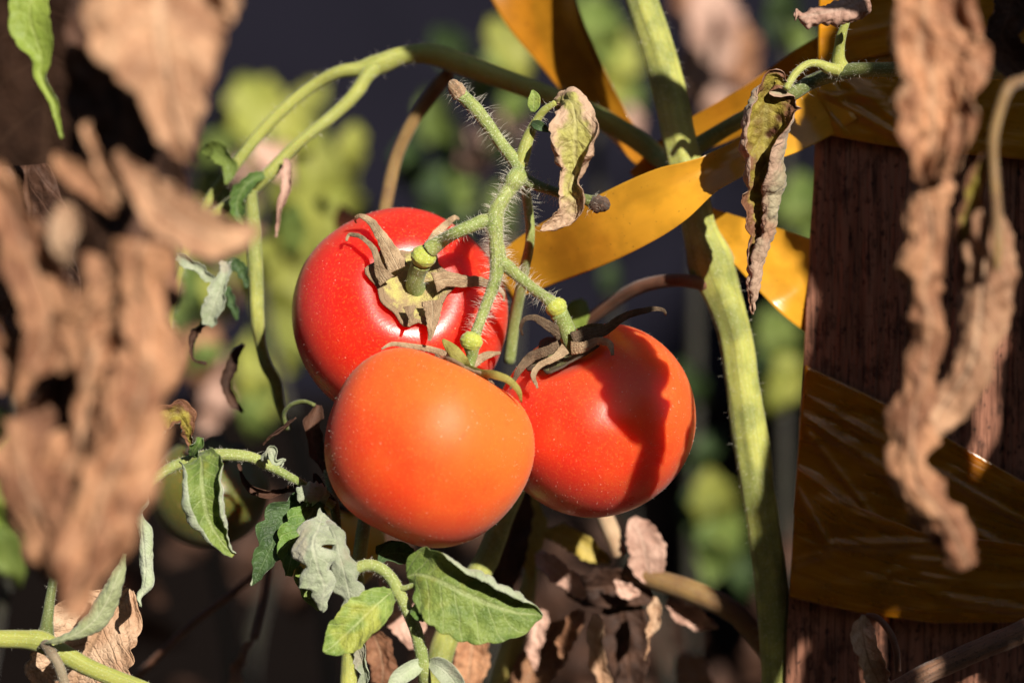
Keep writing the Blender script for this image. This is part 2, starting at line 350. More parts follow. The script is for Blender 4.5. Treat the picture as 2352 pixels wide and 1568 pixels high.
def tube_geo(keys, n=40, seg=12, bumpy=0.05, seed=0.0, cap=True, ridge=0.0):
    """keys rows (px, py, dep, halfwidth px); returns verts, faces, uv, centres, radii"""
    K = []
    for k in keys: K.append([*P(k[0], k[1], k[2]), k[3] * S(k[2])])
    q = hermite(K, n)
    C = q[:, :3]; r = np.maximum(q[:, 3], 2e-5)
    T = np.gradient(C, axis=0)
    ref = np.array((0, -1.0, 0)); t0 = unit(T[0])
    if abs(np.dot(ref, t0)) > 0.95: ref = np.array((0, 0, 1.0))
    u = unit(ref - t0 * np.dot(ref, t0))
    V = []; UV = []
    for i in range(n + 1):
        t = unit(T[i]); u = unit(u - t * np.dot(u, t)); w = np.cross(t, u)
        for j in range(seg):
            a = 2 * math.pi * j / seg
            k = 1 + bumpy * (n3(seed + j * 0.9 * (1 if j < seg/2 else -1), i * 0.22, seed) + 0.6 * n3(seed, i * 0.6, j * 0.7)) + ridge * math.cos(5 * a)
            V.append(C[i] + (u * math.cos(a) + w * math.sin(a)) * r[i] * k); UV.append((j / seg, i / n))
    F = []
    for i in range(n):
        for j in range(seg):
            a, b = i * seg + j, i * seg + (j + 1) % seg
            F.append((a, b, b + seg, a + seg))
    if cap:
        for i, sgn in ((0, -1), (n, 1)):
            V.append(C[i] + unit(T[i]) * sgn * r[i] * 0.35); UV.append((0.5, i / n)); c = len(V) - 1
            for j in range(seg):
                a, b = i * seg + j, i * seg + (j + 1) % seg
                F.append((b, a, c) if sgn < 0 else (a, b, c))
    return V, F, UV, C, r
def tube(name, keys, m, parent=None, n=40, seg=12, bumpy=0.05, seed=0.0, ridge=0.0):
    V, F, UV, C, r = tube_geo(keys, n, seg, bumpy, seed, True, ridge)
    return emit(name, V, F, M[m], parent, C[0], UV)

def hairs_geo(keys, count, length, rad=0.000032, seed=0, droop=0.25, spread=0.35):
    rnd = random.Random(seed)
    _, _, _, C, r = tube_geo(keys, 60, 4, 0, 0)
    V, F = [], []
    for _ in range(count):
        i = rnd.randint(1, len(C) - 2)
        c = C[i] + (C[i + 1] - C[i]) * rnd.random(); t = unit(C[i + 1] - C[i - 1])
        d = unit(np.array([rnd.gauss(0, 1) for _ in range(3)])); d = unit(d - t * np.dot(d, t))
        d = unit(d + t * rnd.gauss(0, spread))
        L = length * rnd.uniform(0.2, 1.0) ** 0.8 * 1.15; b0 = c + d * r[i] * 0.93
        mid = b0 + d * L * 0.55 + np.array((rnd.gauss(0, .08), rnd.gauss(0, .08), rnd.gauss(0, .06))) * L
        tip = b0 + d * L + np.array((rnd.gauss(0, .24), rnd.gauss(0, .24), -droop * rnd.random())) * L
        u = unit(np.cross(d, t)); w = np.cross(d, u); k = len(V)
        for cc, rr in ((b0, rad), (mid, rad * 0.7)):
            for a in (0, 2.094, 4.189): V.append(cc + (u * math.cos(a) + w * math.sin(a)) * rr)
        V.append(tip)
        for j in range(3):
            a, b = k + j, k + (j + 1) % 3
            F.append((a, b, b + 3, a + 3)); F.append((a + 3, b + 3, k + 6))
    return V, F
def hair(parent, specs):
    """specs: list of (keys, count, length, seed); one joined part"""
    V, F = [], []
    for keys, count, length, seed in specs:
        v, f = hairs_geo(keys, count, length, seed=seed); k = len(V)
        V += v; F += [tuple(x + k for x in ff) for ff in f]
    o = emit('hair', V, F, M['hair'], parent)
    return tag(o, kind='stuff')

def leaf_geo(keys, seed=0.0, nu=24, nv=60, crumple=0.0, fine=0.0, ruffle=0.0, pleat=0.0, npleat=8, serr=0.0, nserr=9, roll=1.0, facing=(0, -1, 0), cf=1.0, an=1.0):
    """keys rows (px, py, dep, halfwidth px, curl left, curl right, twist deg). amplitudes in photo px"""
    K = []
    for k in keys:
        k = list(k) + [0.25, None, 0][len(k) - 4:] if len(k) < 7 else list(k)
        if k[5] is None: k[5] = k[4]
        K.append([*P(k[0], k[1], k[2]), k[3] * S(k[2]), k[4], k[5], R(k[6])])
    q = hermite(K, nv); C = q[:, :3]; T = np.gradient(C, axis=0)
    sp = S(float(np.mean([k[2] for k in keys])))
    L = float(np.linalg.norm(np.diff(C, axis=0), axis=1).sum())
    f = np.array(facing, float)
    h = nu // 2; V = []; UV = []; a = np.linspace(0, 1, h + 1)
    up = None
    for i in range(nv + 1):
        t = i / nv; tv = unit(T[i])
        ref = f if abs(np.dot(tv, f)) < 0.93 or up is None else up
        n0 = ref - tv * np.dot(ref, tv)
        if np.linalg.norm(n0) < 0.05: n0 = np.array((0, 0, 1.0)) - tv * tv[2]
        n0 = unit(n0); up = n0
        N = rotv(n0, tv, q[i, 6]); B = np.cross(N, tv)
        w = max(q[i, 3], 1e-5)
        sd = {}
        for side, c in ((-1, q[i, 4]), (1, q[i, 5])):
            ww = w * (1 + serr * (abs(math.sin(math.pi * nserr * t + side)) - 0.5) + 0.6 * serr * n3(t * 9 + seed, side * 3.1, seed))
            th = c * a ** roll
            dx = np.cos((th[1:] + th[:-1]) / 2) * ww / h; dz = np.sin((th[1:] + th[:-1]) / 2) * ww / h
            sd[side] = (np.concatenate([[0], np.cumsum(dx)]), np.concatenate([[0], np.cumsum(dz)]), th)
        for j in range(-h, h + 1):
            side = 1 if j >= 0 else -1; k = abs(j); aa = a[k]; x, z, th = sd[side]
            p = C[i] + B * side * x[k] + N * z[k]
            nl = N * math.cos(th[k]) - B * side * math.sin(th[k])
            X = j / h * w / sp; Y = t * L / sp
            d = 0.0
            if crumple:
                d += crumple * (1 - 2.6 * abs(n3(X * 0.016 * cf + seed + 0.5 * n3(Y * 0.012, seed, 2.2), Y * 0.011 * cf * an, seed * 1.7))) * 0.8
                d += crumple * 0.5 * n3(X * 0.03 * cf, Y * 0.025 * cf * an + seed, 3.3)
            if fine: d += fine * (1 - 2.8 * abs(n3(X * 0.06 * cf + seed, Y * 0.05 * cf * an, 7.7))) + 0.4 * fine * n3(X * 0.15, Y * 0.12, seed)
            if ruffle: d += ruffle * aa * aa * math.sin(t * 17 + side * 1.3 + seed + 2 * n3(t * 5, seed, side))
            if pleat: d += pleat * min(1, aa * 2.2) * (0.5 + 0.8 * abs(n3(t * 4, side + seed, aa))) * (abs(((t * npleat - aa * 1.1 + 0.9 * n3(t * 3.1, aa * 1.5 + side, seed)) % 1.0) - 0.5) * 4 - 1)
            V.append(p + nl * d * sp)
            UV.append(((j / h + 1) / 2, t))
    F = []; rw = 2 * h + 1
    for i in range(nv):
        for j in range(rw - 1):
            b = i * rw + j
            F.append((b, b + rw, b + rw + 1, b + 1))
    return V, F, UV, C
def leaf(name, keys, mats, parent=None, thick=0.00013, **kw):
    V, F, UV, C = leaf_geo(keys, **kw)
    return emit(name, V, F, [M[x] for x in mats], parent, C[0], UV, solid=thick)

# ------------------------------------------------------------------ setting
def box_mesh(name, x0, x1, y0, y1, z0, z1, m):
    V = [(x, y, z) for z in (z0, z1) for y in (y0, y1) for x in (x0, x1)]
    F = [(0, 2, 3, 1), (4, 5, 7, 6), (0, 1, 5, 4), (2, 6, 7, 3), (0, 4, 6, 2), (1, 3, 7, 5)]
    return emit(name, V, F, M[m], None, ((x0 + x1) / 2, (y0 + y1) / 2, z0), flat=True)
nn = 60; V = []; F = []
for i in range(nn + 1):
    for j in range(nn + 1):
        u = (i / nn * 2 - 1); v = (j / nn * 2 - 1)
        x = 25 * u * abs(u); y = 25 * v * abs(v)
        V.append((x, y, 0.012 * n3(x * 6, y * 6, 0) - 0.012 if max(abs(x), abs(y)) < 2.5 else -0.012))
for i in range(nn):
    for j in range(nn):
        b = i * (nn + 1) + j; F.append((b, b + nn + 1, b + nn + 2, b + 1))
tag(emit('ground', V, F, M['soil'], None, (0, 0, 0)), kind='structure')
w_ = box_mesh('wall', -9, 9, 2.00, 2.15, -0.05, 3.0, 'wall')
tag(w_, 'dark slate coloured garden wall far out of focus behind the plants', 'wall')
b_ = box_mesh('wall_foot_shade_strip', -9, 9, 1.90, 1.96, -0.05, 0.27, 'shade_strip')  # dark strip added where only shade falls
tag(b_, 'low near-black strip added for shade along the foot of the slate wall', 'backdrop')

# ------------------------------------------------------------------ wooden post
def post_x(py): return 1875 - (py - 310) * 72 / 1258.0       # left edge in photo px at the front face
PD = 0.027
GROOVES = [(238, 5, 3.0), (330, 4, 2.2), (398, 2.5, 1.2), (120, 3, 0.9), (470, 4, 2.6), (610, 5, 2.5), (560, 2.5, 1.2), (700, 3, 1.5), (60, 2, 0.6)]
def post_front(xp, py):
    """depth offset (m) of the front face, xp px from left edge"""
    d = 0.0
    for gx, gw, gd in GROOVES:
        c = gx + 7 * n3(py * 0.004, gx, 0) + 2 * n3(py * 0.02, gx, 5)
        d += gd * (0.6 + 0.5 * n3(py * 0.006, gx, 9)) * math.exp(-((xp - c) / gw) ** 2)
    d += 0.9 * abs(n3(xp * 0.09, py * 0.0015, 8)) + 0.5 * abs(n3(xp * 0.21, py * 0.003, 11)) + 0.5 * n3(xp * 0.05, py * 0.004, 2) + 0.25 * n3(xp * 0.2, py * 0.01, 4)
    return d * 0.0006
def build_post():
    t = thing('wooden_post', 'dark weathered timber post with long vertical cracks, bound with amber tape', 'post', P(2180, 784, PD) * np.array((1, 1, 0)))
    xs = np.linspace(0, 780, 261); ys = np.linspace(-900, 3900, 201)
    V = []; F = []; nx = len(xs)
    for y in ys:
        for i, x in enumerate(xs):
            e = 0.0
            rnd = 14.0
            if x < rnd: e = (1 - math.sqrt(max(0, 1 - ((rnd - x) / rnd) ** 2))) * rnd * PXM
            if 780 - x < rnd: e = (1 - math.sqrt(max(0, 1 - ((rnd - 780 + x) / rnd) ** 2))) * rnd * PXM
            xx = x + (2.0 * n3(y * 0.008, 1, 1) if i == 0 else 0)
            V.append(P(post_x(y) + xx, y, PD) + np.array((0, post_front(x, y) + e, 0)))
    for j in range(len(ys) - 1):
        for i in range(nx - 1):
            b = j * nx + i; F.append((b, b + nx, b + nx + 1, b + 1))
    n0 = len(V); back = []
    for j in range(len(ys)):
        for i in (0, nx - 1): V.append(V[j * nx + i] + np.array((0.012 if i == 0 else 0.004, 0.045, 0)))
    for j in range(len(ys) - 1):
        a = n0 + 2 * j
        F.append((j * nx, a, a + 2, (j + 1) * nx)); F.append((j * nx + nx - 1, (j + 1) * nx + nx - 1, a + 3, a + 1)); F.append((a, a + 1, a + 3, a + 2))
    F.append(tuple(list(range(nx)) + [n0 + 1, n0]))
    emit('timber', V, F, M['wood'], t)
build_post()

def tape_sheet(name, label, top, bot, lift, seed, wr, cat='tape', mat='tape', folds=(), x1=2640):
    """band of film on the post front between two edge curves (lists of px points), wrapped round the left edge"""
    def ed(c, x):
        return float(np.interp(x, [p[0] for p in c], [p[1] for p in c]))
    nx, ny = 170, 46; V = []; UV = []; F = []
    x0 = min(top[0][0], bot[0][0])
    for i in range(nx + 1):
        for j in range(ny + 1):
            v = j / ny
            if i < 8:                                   # wraps back round the edge of the post
                k = (8 - i) / 8; tx = top[0][0]; bx = bot[0][0]
                px = (tx + (bx - tx) * v) ; py = top[0][1] + (bot[0][1] - top[0][1]) * v
                q = P(px, py, PD - 0.0006); ang = k * 1.5708; rr = 0.0007
                q = q + np.array((-rr * math.sin(ang) * 0.5, rr * (1 - math.cos(ang)) + k * k * 0.02, 0)) + np.array((k * k * 0.0052, 0, 0))
            else:
                t = (i - 8) / (nx - 8)
                xa = top[0][0] + (x1 - top[0][0]) * t; xb = bot[0][0] + (x1 - bot[0][0]) * t
                ya, yb = ed(top, xa), ed(bot, xb)
                px = xa + (xb - xa) * v; py = ya + (yb - ya) * v
                fold = 0.0
                for (fx, fy, gx, gy, wd, am) in folds:
                    dx, dy = gx - fx, gy - fy; L2 = dx * dx + dy * dy
                    s = ((px - fx) * dx + (py - fy) * dy) / L2; off = ((px - fx) * dy - (py - fy) * dx) / math.sqrt(L2)
                    if -0.2 < s < 1.2:
                        fold += am * math.exp(-(off / wd) ** 2) * min(1, max(0, (s + .2) * 3)) * min(1, max(0, (1.2 - s) * 3))
                wv = wr * (0.8 + n3(px * 0.004 + seed, py * 0.012, seed) + 0.7 * (1 - 2 * abs(n3(px * 0.006 + py * 0.008, py * 0.02, seed + 3))))
                q = P(px, py, PD - lift - 0.0006) - np.array((0, max(0, (wv + fold)) * PXM, 0))
            V.append(q); UV.append((i / nx, v))
    for i in range(nx):
        for j in range(ny):
            b = i * (ny + 1) + j; F.append((b, b + 1, b + ny + 2, b + ny + 1))
    o = emit(name, V, F, M[mat], None, V[0], UV)
    tag(o, label, cat)
    md = o.modifiers.new('thickness', 'SOLIDIFY'); md.thickness = 0.00012; md.offset = 0
    return o
tape_sheet('plastic_tape', 'amber film band sloping down to the right across the lower post', [(1850, 838), (2065, 940), (2352, 1106), (2640, 1270)], [(1822, 1180), (2060, 1230), (2352, 1290), (2640, 1400)], 0.0006, 1.0, 3.0,
           folds=[(1830, 1080, 2080, 1240, 9, 9), (1850, 960, 2300, 1260, 12, 8), (1900, 940, 2352, 1200, 8, 6), (1860, 1000, 2000, 1180, 7, 7)])
tape_sheet('plastic_tape', 'amber film band lying level round the bottom of the post', [(1832, 1070), (1940, 1150), (2100, 1215), (2352, 1250), (2640, 1260)], [(1813, 1372), (1970, 1406), (2142, 1430), (2352, 1428), (2640, 1400)], 0.0022, 4.0, 3.0,
           folds=[(1822, 1110, 1900, 1250, 8, 8), (1880, 1250, 2150, 1245, 8, 6), (2080, 1282, 2160, 1290, 6, 5), (2110, 1320, 2170, 1330, 5, 5), (2160, 1370, 2350, 1400, 10, 7), (1820, 1290, 1890, 1270, 9, 7)])
tape_sheet('plastic_tape', 'amber film wound round the top of the post above the branch', [(1884, -160), (2352, -160), (2640, -160)], [(1879, 158), (2060, 120), (2352, 60), (2640, 30)], 0.0024, 9.0, 3.0,
           mat='tape_dense', folds=[(1920, 92, 2060, 60, 9, 7), (1900, 20, 2100, -60, 14, 8)])
tape_sheet('plastic_tape', 'creased amber film strip below the branch, ending in a slanting edge on bare wood', [(1879, 60), (2050, 60), (2352, 40), (2640, 40)], [(1875, 306), (1983, 327), (2122, 348), (2300, 362), (2640, 400)], 0.0008, 13.0, 2.5,
           mat='tape_dense', folds=[(1874, 215, 1930, 300, 7, 8), (1880, 210, 2090, 330, 10, 10), (1874, 215, 2010, 225, 9, 9), (1930, 180, 2090, 300, 16, 9)])

# ------------------------------------------------------------------ ribbons
def ribbon(name, label, keys, seed, mat='ribbon', cr=2.5, **kw):
    o = leaf(name, keys, [mat], None, thick=0.00015, seed=seed, nu=28, nv=90, crumple=cr, cf=0.5, **kw)
    return tag(o, label, 'ribbon')
ribbon('plastic_ribbon', 'orange plastic ribbon pulled taut from the post across the stalk to the tomatoes',
       [(1150, 645, 0.040, 52, .1, .1, 8), (1228, 600, 0.034, 66, .1, .1, 10), (1400, 520, 0.016, 76, .12, .1, 4), (1545, 446, 0.008, 68, .15, .3, -6), (1640, 394, 0.008, 44, .2, .9, -14), (1720, 350, 0.013, 44, .2, .6, -4), (1800, 292, 0.019, 66, .1, .2, 6), (1890, 240, 0.0245, 72, .1, .1, 8), (1935, 215, 0.0245, 66, .1, .1, 0)], 2.0)
ribbon('plastic_ribbon', 'dull orange ribbon strip passing behind the green stalk towards the post',
       [(1470, 420, 0.056, 34, .2, .2, 0), (1560, 330, 0.058, 36, .2, .2, 5), (1650, 285, 0.056, 46, .2, .2, 10), (1730, 245, 0.052, 50, .2, .2, 0), (1850, 165, 0.048, 55, .2, .2, 0), (1950, 100, 0.046, 50)], 5.0, mat='ribbon_thin')
ribbon('plastic_ribbon', 'orange ribbon hanging from the top edge behind the arched stem',
       [(1140, -170, 0.085, 80, .3, .3, 0), (1222, -20, 0.085, 92, .3, .4, 10), (1300, 110, 0.083, 74, .3, .5, 22), (1375, 230, 0.08, 50, .4, .6, 12), (1440, 318, 0.077, 30, .5, .5, 0), (1500, 390, 0.07, 22)], 8.0, mat='ribbon_thin')
ribbon('plastic_ribbon', 'sunlit orange ribbon end fanning out from the stalk to the post edge',
       [(1560, 470, 0.046, 18), (1642, 507, 0.042, 26, .3, .2, 0), (1720, 560, 0.034, 58, .2, .2, -8), (1800, 612, 0.030, 84, .2, .2, -6), (1850, 645, 0.0285, 96, .2, .2, 0), (1900, 680, 0.034, 100), (1990, 730, 0.06, 100)], 11.0, cr=4.0)

# ------------------------------------------------------------------ tomatoes
class Tom: pass
def profile(th, flat=0.90, dim=0.21, dw=0.36):
    r = math.sin(th) ** 0.94 if 0 < th < math.pi - 1e-6 else 0.0
    r *= 1 + 0.03 * math.exp(-((th - 1.15) / 0.5) ** 2)
    z = flat * math.cos(th) - dim * math.exp(-(th / dw) ** 2) + 0.05 * math.exp(-((math.pi - th) / 0.35) ** 2)
    return r, z
def tomato(label, cx, cy, dep, rpx, axis, mat, seed, lobes=5, lobe=0.02, cat='tomato', group=None, detail=True, shape=(0.90, 0.21, 0.36)):
    t = Tom(); t.R = rpx * S(dep); t.c = P(cx, cy, dep); t.dep = dep; t.cx, t.cy = cx, cy
    a = unit(np.array((axis[0], -axis[2], axis[1]), float)); t.a = a       # axis given as (right, up, towards camera)
    x = unit(np.cross(a, np.array((0.3, 0.2, 1.0)))); y = np.cross(a, x); t.x, t.y = x, y
    def surf(th, ph, lift=0.0):
        r, z = profile(th, *shape)
        r *= 1 + lobe * math.cos(lobes * ph + seed) * math.exp(-((th - 0.75) / 0.6) ** 2) + 0.02 * n3(math.cos(ph) * math.sin(th) + seed, math.sin(ph) * math.sin(th), math.cos(th))
        n = unit(x * math.cos(ph) * math.sin(th) + y * math.sin(ph) * math.sin(th) + a * math.cos(th))
        return t.c + (x * math.cos(ph) * r + y * math.sin(ph) * r + a * z) * t.R + n * lift
    t.surf = surf
    t.root = thing('tomato', label, cat, t.c - np.array((0, 0, t.R * 0.95)), group)
    na, nb = (112, 72) if detail else (56, 36)
    V = []; F = []
    for j in range(1, nb):
        for i in range(na): V.append(surf(math.pi * (j / nb) ** 1.05 if j < nb else math.pi, 2 * math.pi * i / na))
    for j in range(nb - 2):
        for i in range(na):
            p, q = j * na + i, j * na + (i + 1) % na
            F.append((p, p + na, q + na, q))
    V.append(surf(0, 0)); V.append(surf(math.pi, 0)); k0, k1 = len(V) - 2, len(V) - 1
    for i in range(na):
        F.append((i, (i + 1) % na, k0)); p = (nb - 2) * na
        F.append((p + (i + 1) % na, p + i, k1))
    # origin of the skin at the fruit's centre so that ripeness runs across it
    me_o = emit('skin', V, F, mat, None, t.c)
    me_o.parent = t.root; me_o.location = Vector(t.c - worldloc(t.root))
    t.skin = me_o
    t.axis_pt = surf(0, 0)
    return t
def calyx(t, mat, rad, star, seed, lift=0.0008, dirs=None):
    lob = []
    for (qx, qy) in (dirs or []):
        dx = (qx - t.cx) * PXM; dz = (qy - t.cy) * PXM
        w = P(qx, qy, t.dep - math.sqrt(max(0.1 * t.R ** 2, t.R ** 2 - dx * dx - dz * dz))) - t.c
        lob.append(math.atan2(np.dot(w, t.y), np.dot(w, t.x)))
    V = []; UV = []; F = []; nr, na = 10, 60
    for k in range(nr + 1):
        for i in range(na):
            ph = 2 * math.pi * i / na
            m = rad * ((1 + star * math.cos(5 * ph + seed)) if not lob else 1 + star * sum(math.exp(-(((ph - l + math.pi) % (2 * math.pi) - math.pi) / 0.26) ** 2) for l in lob)) * (1 + 0.12 * n3(math.cos(ph) * 2, math.sin(ph) * 2, seed))
            th = m * k / nr
            l = lift + 0.0011 * (k / nr) ** 2 + 0.0004 * n3(th * 14 * math.cos(ph), th * 14 * math.sin(ph), seed)
            V.append(t.surf(th, ph, l)); UV.append((0.5 + 0.5 * k / nr, 0.4))
    for k in range(nr):
        for i in range(na):
            p, q = k * na + i, k * na + (i + 1) % na
            F.append((p, p + na, q + na, q))
    return emit('calyx', V, F, M[mat], t.root, uv=UV, solid=0.0005)
def sepal(t, cal, pts, mat='sepal', seed=0.0, curl=-0.3):
    keys = []
    for (px, py, hw, lift) in pts:
        dx = (px - t.cx) * PXM * 1.02; dz = (py - t.cy) * PXM * 1.02
        dep = t.dep - math.sqrt(max(0.10 * t.R ** 2, (0.96 * t.R) ** 2 - dx * dx - dz * dz)) - lift * 0.001
        keys.append((px, py, dep, hw, curl, curl, 0))
    return leaf('sepal', keys, [mat], cal, thick=0.0003, seed=seed, nu=14, nv=44, crumple=1.1, fine=0.6, cf=2.2, ruffle=0.8, serr=0.1)
def fuzz(t, count, seed, length=0.00055):
    rnd = random.Random(seed); V = []; F = []
    for _ in range(count):
        th = math.acos(1 - 2 * rnd.random()); ph = rnd.uniform(0, 6.283)
        b = t.surf(th, ph, -0.00002); d = unit(t.surf(th, ph, 0.001) - b + np.array([rnd.gauss(0, .0005) for _ in range(3)]))
        u = unit(np.cross(d, np.array((0.3, 0.5, 0.8)))); w = np.cross(d, u); k = len(V); r = 0.000026
        for a in (0, 2.094, 4.189): V.append(b + (u * math.cos(a) + w * math.sin(a)) * r)
        V.append(b + d * length * rnd.uniform(0.4, 1.2))
        F += [(k, k + 1, k + 3), (k + 1, k + 2, k + 3), (k + 2, k, k + 3)]
    return tag(emit('hair', V, F, M['hair'], t.root), kind='stuff')

mt_red = mat_tomato('ripe_red_skin', RED, (0.74, 0.042, 0.012), (0.2, 0, -1), -0.005, 0.03)
mt_or = mat_tomato('orange_red_skin', (0.72, 0.026, 0.010), (0.78, 0.105, 0.016), (0.5, 0, 0.3), -0.014, 0.02)
mt_org = mat_tomato('orange_skin', (0.72, 0.045, 0.010), (0.78, 0.138, 0.017), (0.72, -0.1, 0.55), -0.016, 0.014, ro=(0.42, 0.56), spec=0.35)
mt_green_shade = mat_tomato('unripe_shaded_skin', (0.075, 0.085, 0.016), (0.11, 0.115, 0.022), (0, 0, 1), -0.01, 0.01)  # unripe green, darkened to put shade into the skin colour
mt_yel = mat_tomato('yellow_skin', (0.62, 0.40, 0.035), (0.66, 0.46, 0.05), (0, 0, 1), -0.01, 0.01)

tl = tomato('bright red tomato at the back with a spread brown star of sepals facing out', 917, 728, 0.020, 246, (0.17, 0.34, 0.93), mt_red, 0.6, shape=(0.93, 0.2, 0.36))
tr_ = tomato('orange-red tomato on the right crossed by a dark leaf shadow', 1370, 966, 0.004, 230, (-0.38, 0.80, 0.42), mt_or, 2.1, shape=(0.93, 0.2, 0.36))
tf = tomato('large plain orange tomato in front of the other two', 982, 1025, -0.021, 236, (0.40, 0.84, -0.12), mt_org, 4.0, lobe=0.045, shape=(0.98, 0.24, 0.46))
for t_, n_, s_ in ((tl, 900, 1), (tr_, 1400, 2), (tf, 1200, 3)): fuzz(t_, n_, s_)

cl = calyx(tl, 'calyx', 0.27, 0.45, 1.0, 0.0014, [(900, 590), (868, 622), (1030, 642), (994, 728), (940, 716), (1004, 540)])
sepal(tl, cl, [(915, 618, 24, 1.8), (903, 592, 21, 2.6), (886, 560, 16, 5), (866, 529, 11, 8), (845, 504, 8, 9), (827, 496, 5, 9), (816, 502, 4, 8), (818, 513, 2, 6)], seed=1)
sepal(tl, cl, [(888, 645, 20, 1.8), (874, 624, 14, 2.6), (867, 598, 8, 5), (858, 572, 7, 6), (840, 552, 5, 8), (816, 540, 5, 9), (800, 541, 4, 9), (795, 553, 2, 8)], seed=2)
sepal(tl, cl, [(998, 648, 24, 1.8), (1022, 641, 19, 2.2), (1056, 645, 15, 3), (1107, 648, 11, 3.5), (1140, 660, 6, 3), (1156, 675, 4, 2.5), (1157, 692, 2, 2)], seed=3)
sepal(tl, cl, [(992, 690, 26, 1.8), (994, 712, 20, 2.4), (993, 738, 14, 3.5), (990, 762, 8, 4), (986, 783, 3, 4)], seed=4)
sepal(tl, cl, [(940, 702, 15, 1.8), (942, 720, 8, 2.5), (944, 735, 5, 4), (939, 750, 3, 4)], seed=5)
sepal(tl, cl, [(984, 570, 12, 1.6), (994, 549, 10, 2.2), (1008, 530, 9, 3), (1029, 512, 8, 4), (1046, 499, 5, 4), (1055, 503, 2, 3)], seed=6)
cr_ = calyx(tr_, 'calyx_dark', 0.27, 0.4, 0.3, 0.0013, [(1250, 745), (1390, 760), (1230, 815), (1262, 830), (1365, 785)])
sepal(tr_, cr_, [(1292, 772, 14, 2), (1275, 757, 13, 3.5), (1249, 741, 10, 5), (1225, 729, 7, 6), (1206, 732, 5, 6), (1197, 748, 4, 5), (1200, 770, 2, 3)], 'sepal_dark', 1)
sepal(tr_, cr_, [(1315, 780, 18, 2), (1348, 768, 15, 3), (1385, 760, 12, 4), (1430, 729, 9, 5), (1480, 713, 7, 6), (1510, 709, 5, 6), (1526, 714, 4, 6), (1529, 725, 2, 5)], 'sepal_dark', 2)
sepal(tr_, cr_, [(1285, 795, 14, 1.5), (1255, 806, 11, 2.5), (1218, 822, 12, 4), (1193, 850, 8, 5), (1172, 893, 2, 5)], 'sepal_dark', 3)
sepal(tr_, cr_, [(1300, 800, 14, 1.5), (1270, 824, 8, 2.5), (1240, 838, 7, 4), (1225, 862, 6, 5), (1235, 891, 2, 4)], 'sepal', 4)
sepal(tr_, cr_, [(1310, 800, 16, 1.5), (1340, 797, 12, 2.5), (1373, 783, 9, 4), (1398, 788, 8, 5), (1408, 815, 3, 4)], 'sepal', 5)
sepal(tr_, cr_, [(1330, 765, 12, 0.5), (1360, 752, 9, 2), (1388, 752, 6, 3), (1400, 762, 3, 3)], 'sepal_dark', 6)
cf_ = calyx(tf, 'calyx', 0.26, 0.15, 0.8)
def fsep(pts, seed, mat='sepal_green'):
    leaf('sepal', [(a, b, c, d, -0.5, -0.5, 0) for a, b, c, d in pts], [mat], cf_, thick=0.0003, seed=seed, nu=12, nv=36, crumple=1.2, cf=3.0)
fsep([(1075, 846, -0.0165, 10), (1060, 828, -0.021, 15), (1043, 808, -0.021, 15), (1026, 790, -0.019, 10), (1016, 779, -0.018, 3)], 1)
fsep([(1075, 846, -0.0155, 9), (1108, 857, -0.026, 9), (1140, 862, -0.031, 10), (1170, 874, -0.032, 9), (1190, 896, -0.031, 7), (1198, 924, -0.029, 2)], 2)
fsep([(1070, 840, -0.012, 10), (1000, 805, -0.005, 8), (935, 793, -0.006, 6), (900, 790, -0.010, 5), (877, 801, -0.014, 2)], 3, 'sepal')
fsep([(1080, 842, -0.012, 10), (1120, 815, -0.004, 9), (1150, 810, 0.0, 3)], 4, 'sepal')
def pedicel(t, keys, name='pedicel'):
    tube(name, keys, 'stem', t.root, n=24, seg=14, bumpy=0.06, seed=keys[0][0])
ca = tl.surf(0, 0); tldep = ca[1]
ped_l = [(958, 668, tldep + 0.0005, 25), (953, 648, tldep - 0.003, 21), (959, 625, tldep - 0.0055, 21), (968, 603, tldep - 0.008, 24)]
pedicel(tl, ped_l)
ca = tr_.surf(0, 0)[1]
ped_r = [(1314, 792, ca + 0.001, 24), (1308, 775, ca - 0.001, 21), (1297, 745, ca - 0.002, 20), (1284, 720, ca - 0.003, 22)]
pedicel(tr_, ped_r)
ped_f = [(1074, 856, -0.013, 16), (1078, 838, -0.0135, 13), (1084, 815, -0.014, 14), (1084, 796, -0.0145, 20)]
pedicel(tf, ped_f)
for t_, k_ in ((tl, ped_l), (tr_, ped_r), (tf, ped_f)): hair(t_.root, [(k_, 40, 0.0014, 5)])

# ------------------------------------------------------------------ truss
tt = thing('fruit_truss', 'hairy green truss stem branching above the three tomatoes', 'stem', P(1190, 405, -0.012))
TD = -0.013
k_main = [(1196, 400, -0.010, 21), (1184, 412, -0.012, 23), (1170, 434, -0.012, 18), (1153, 460, TD, 17), (1138, 490, TD, 20), (1136, 520, TD, 21), (1139, 548, TD, 17), (1143, 585, TD, 19), (1138, 640, TD, 15), (1116, 702, TD, 13), (1100, 745, -0.014, 12), (1091, 770, -0.0145, 13)]
k_left = [(1145, 505, TD, 16), (1112, 508, TD, 17), (1080, 520, TD - .001, 15), (1050, 533, TD - .001, 15), (1012, 555, tldep - 0.011, 16), (986, 574, tldep - 0.010, 20)]
k_right = [(1135, 585, TD, 12), (1158, 606, TD, 16), (1185, 630, -0.012, 14), (1225, 663, -0.010, 13), (1255, 685, ca - 0.0036, 14), (1270, 697, ca - 0.003, 17)]
k_stub = [(1040, 193, -0.008, 13), (1050, 208, -0.008, 17), (1068, 226, -0.008, 16), (1088, 245, -0.009, 16), (1121, 287, -0.009, 15), (1148, 326, -0.010, 14), (1175, 360, -0.010, 15), (1196, 392, -0.010, 18)]
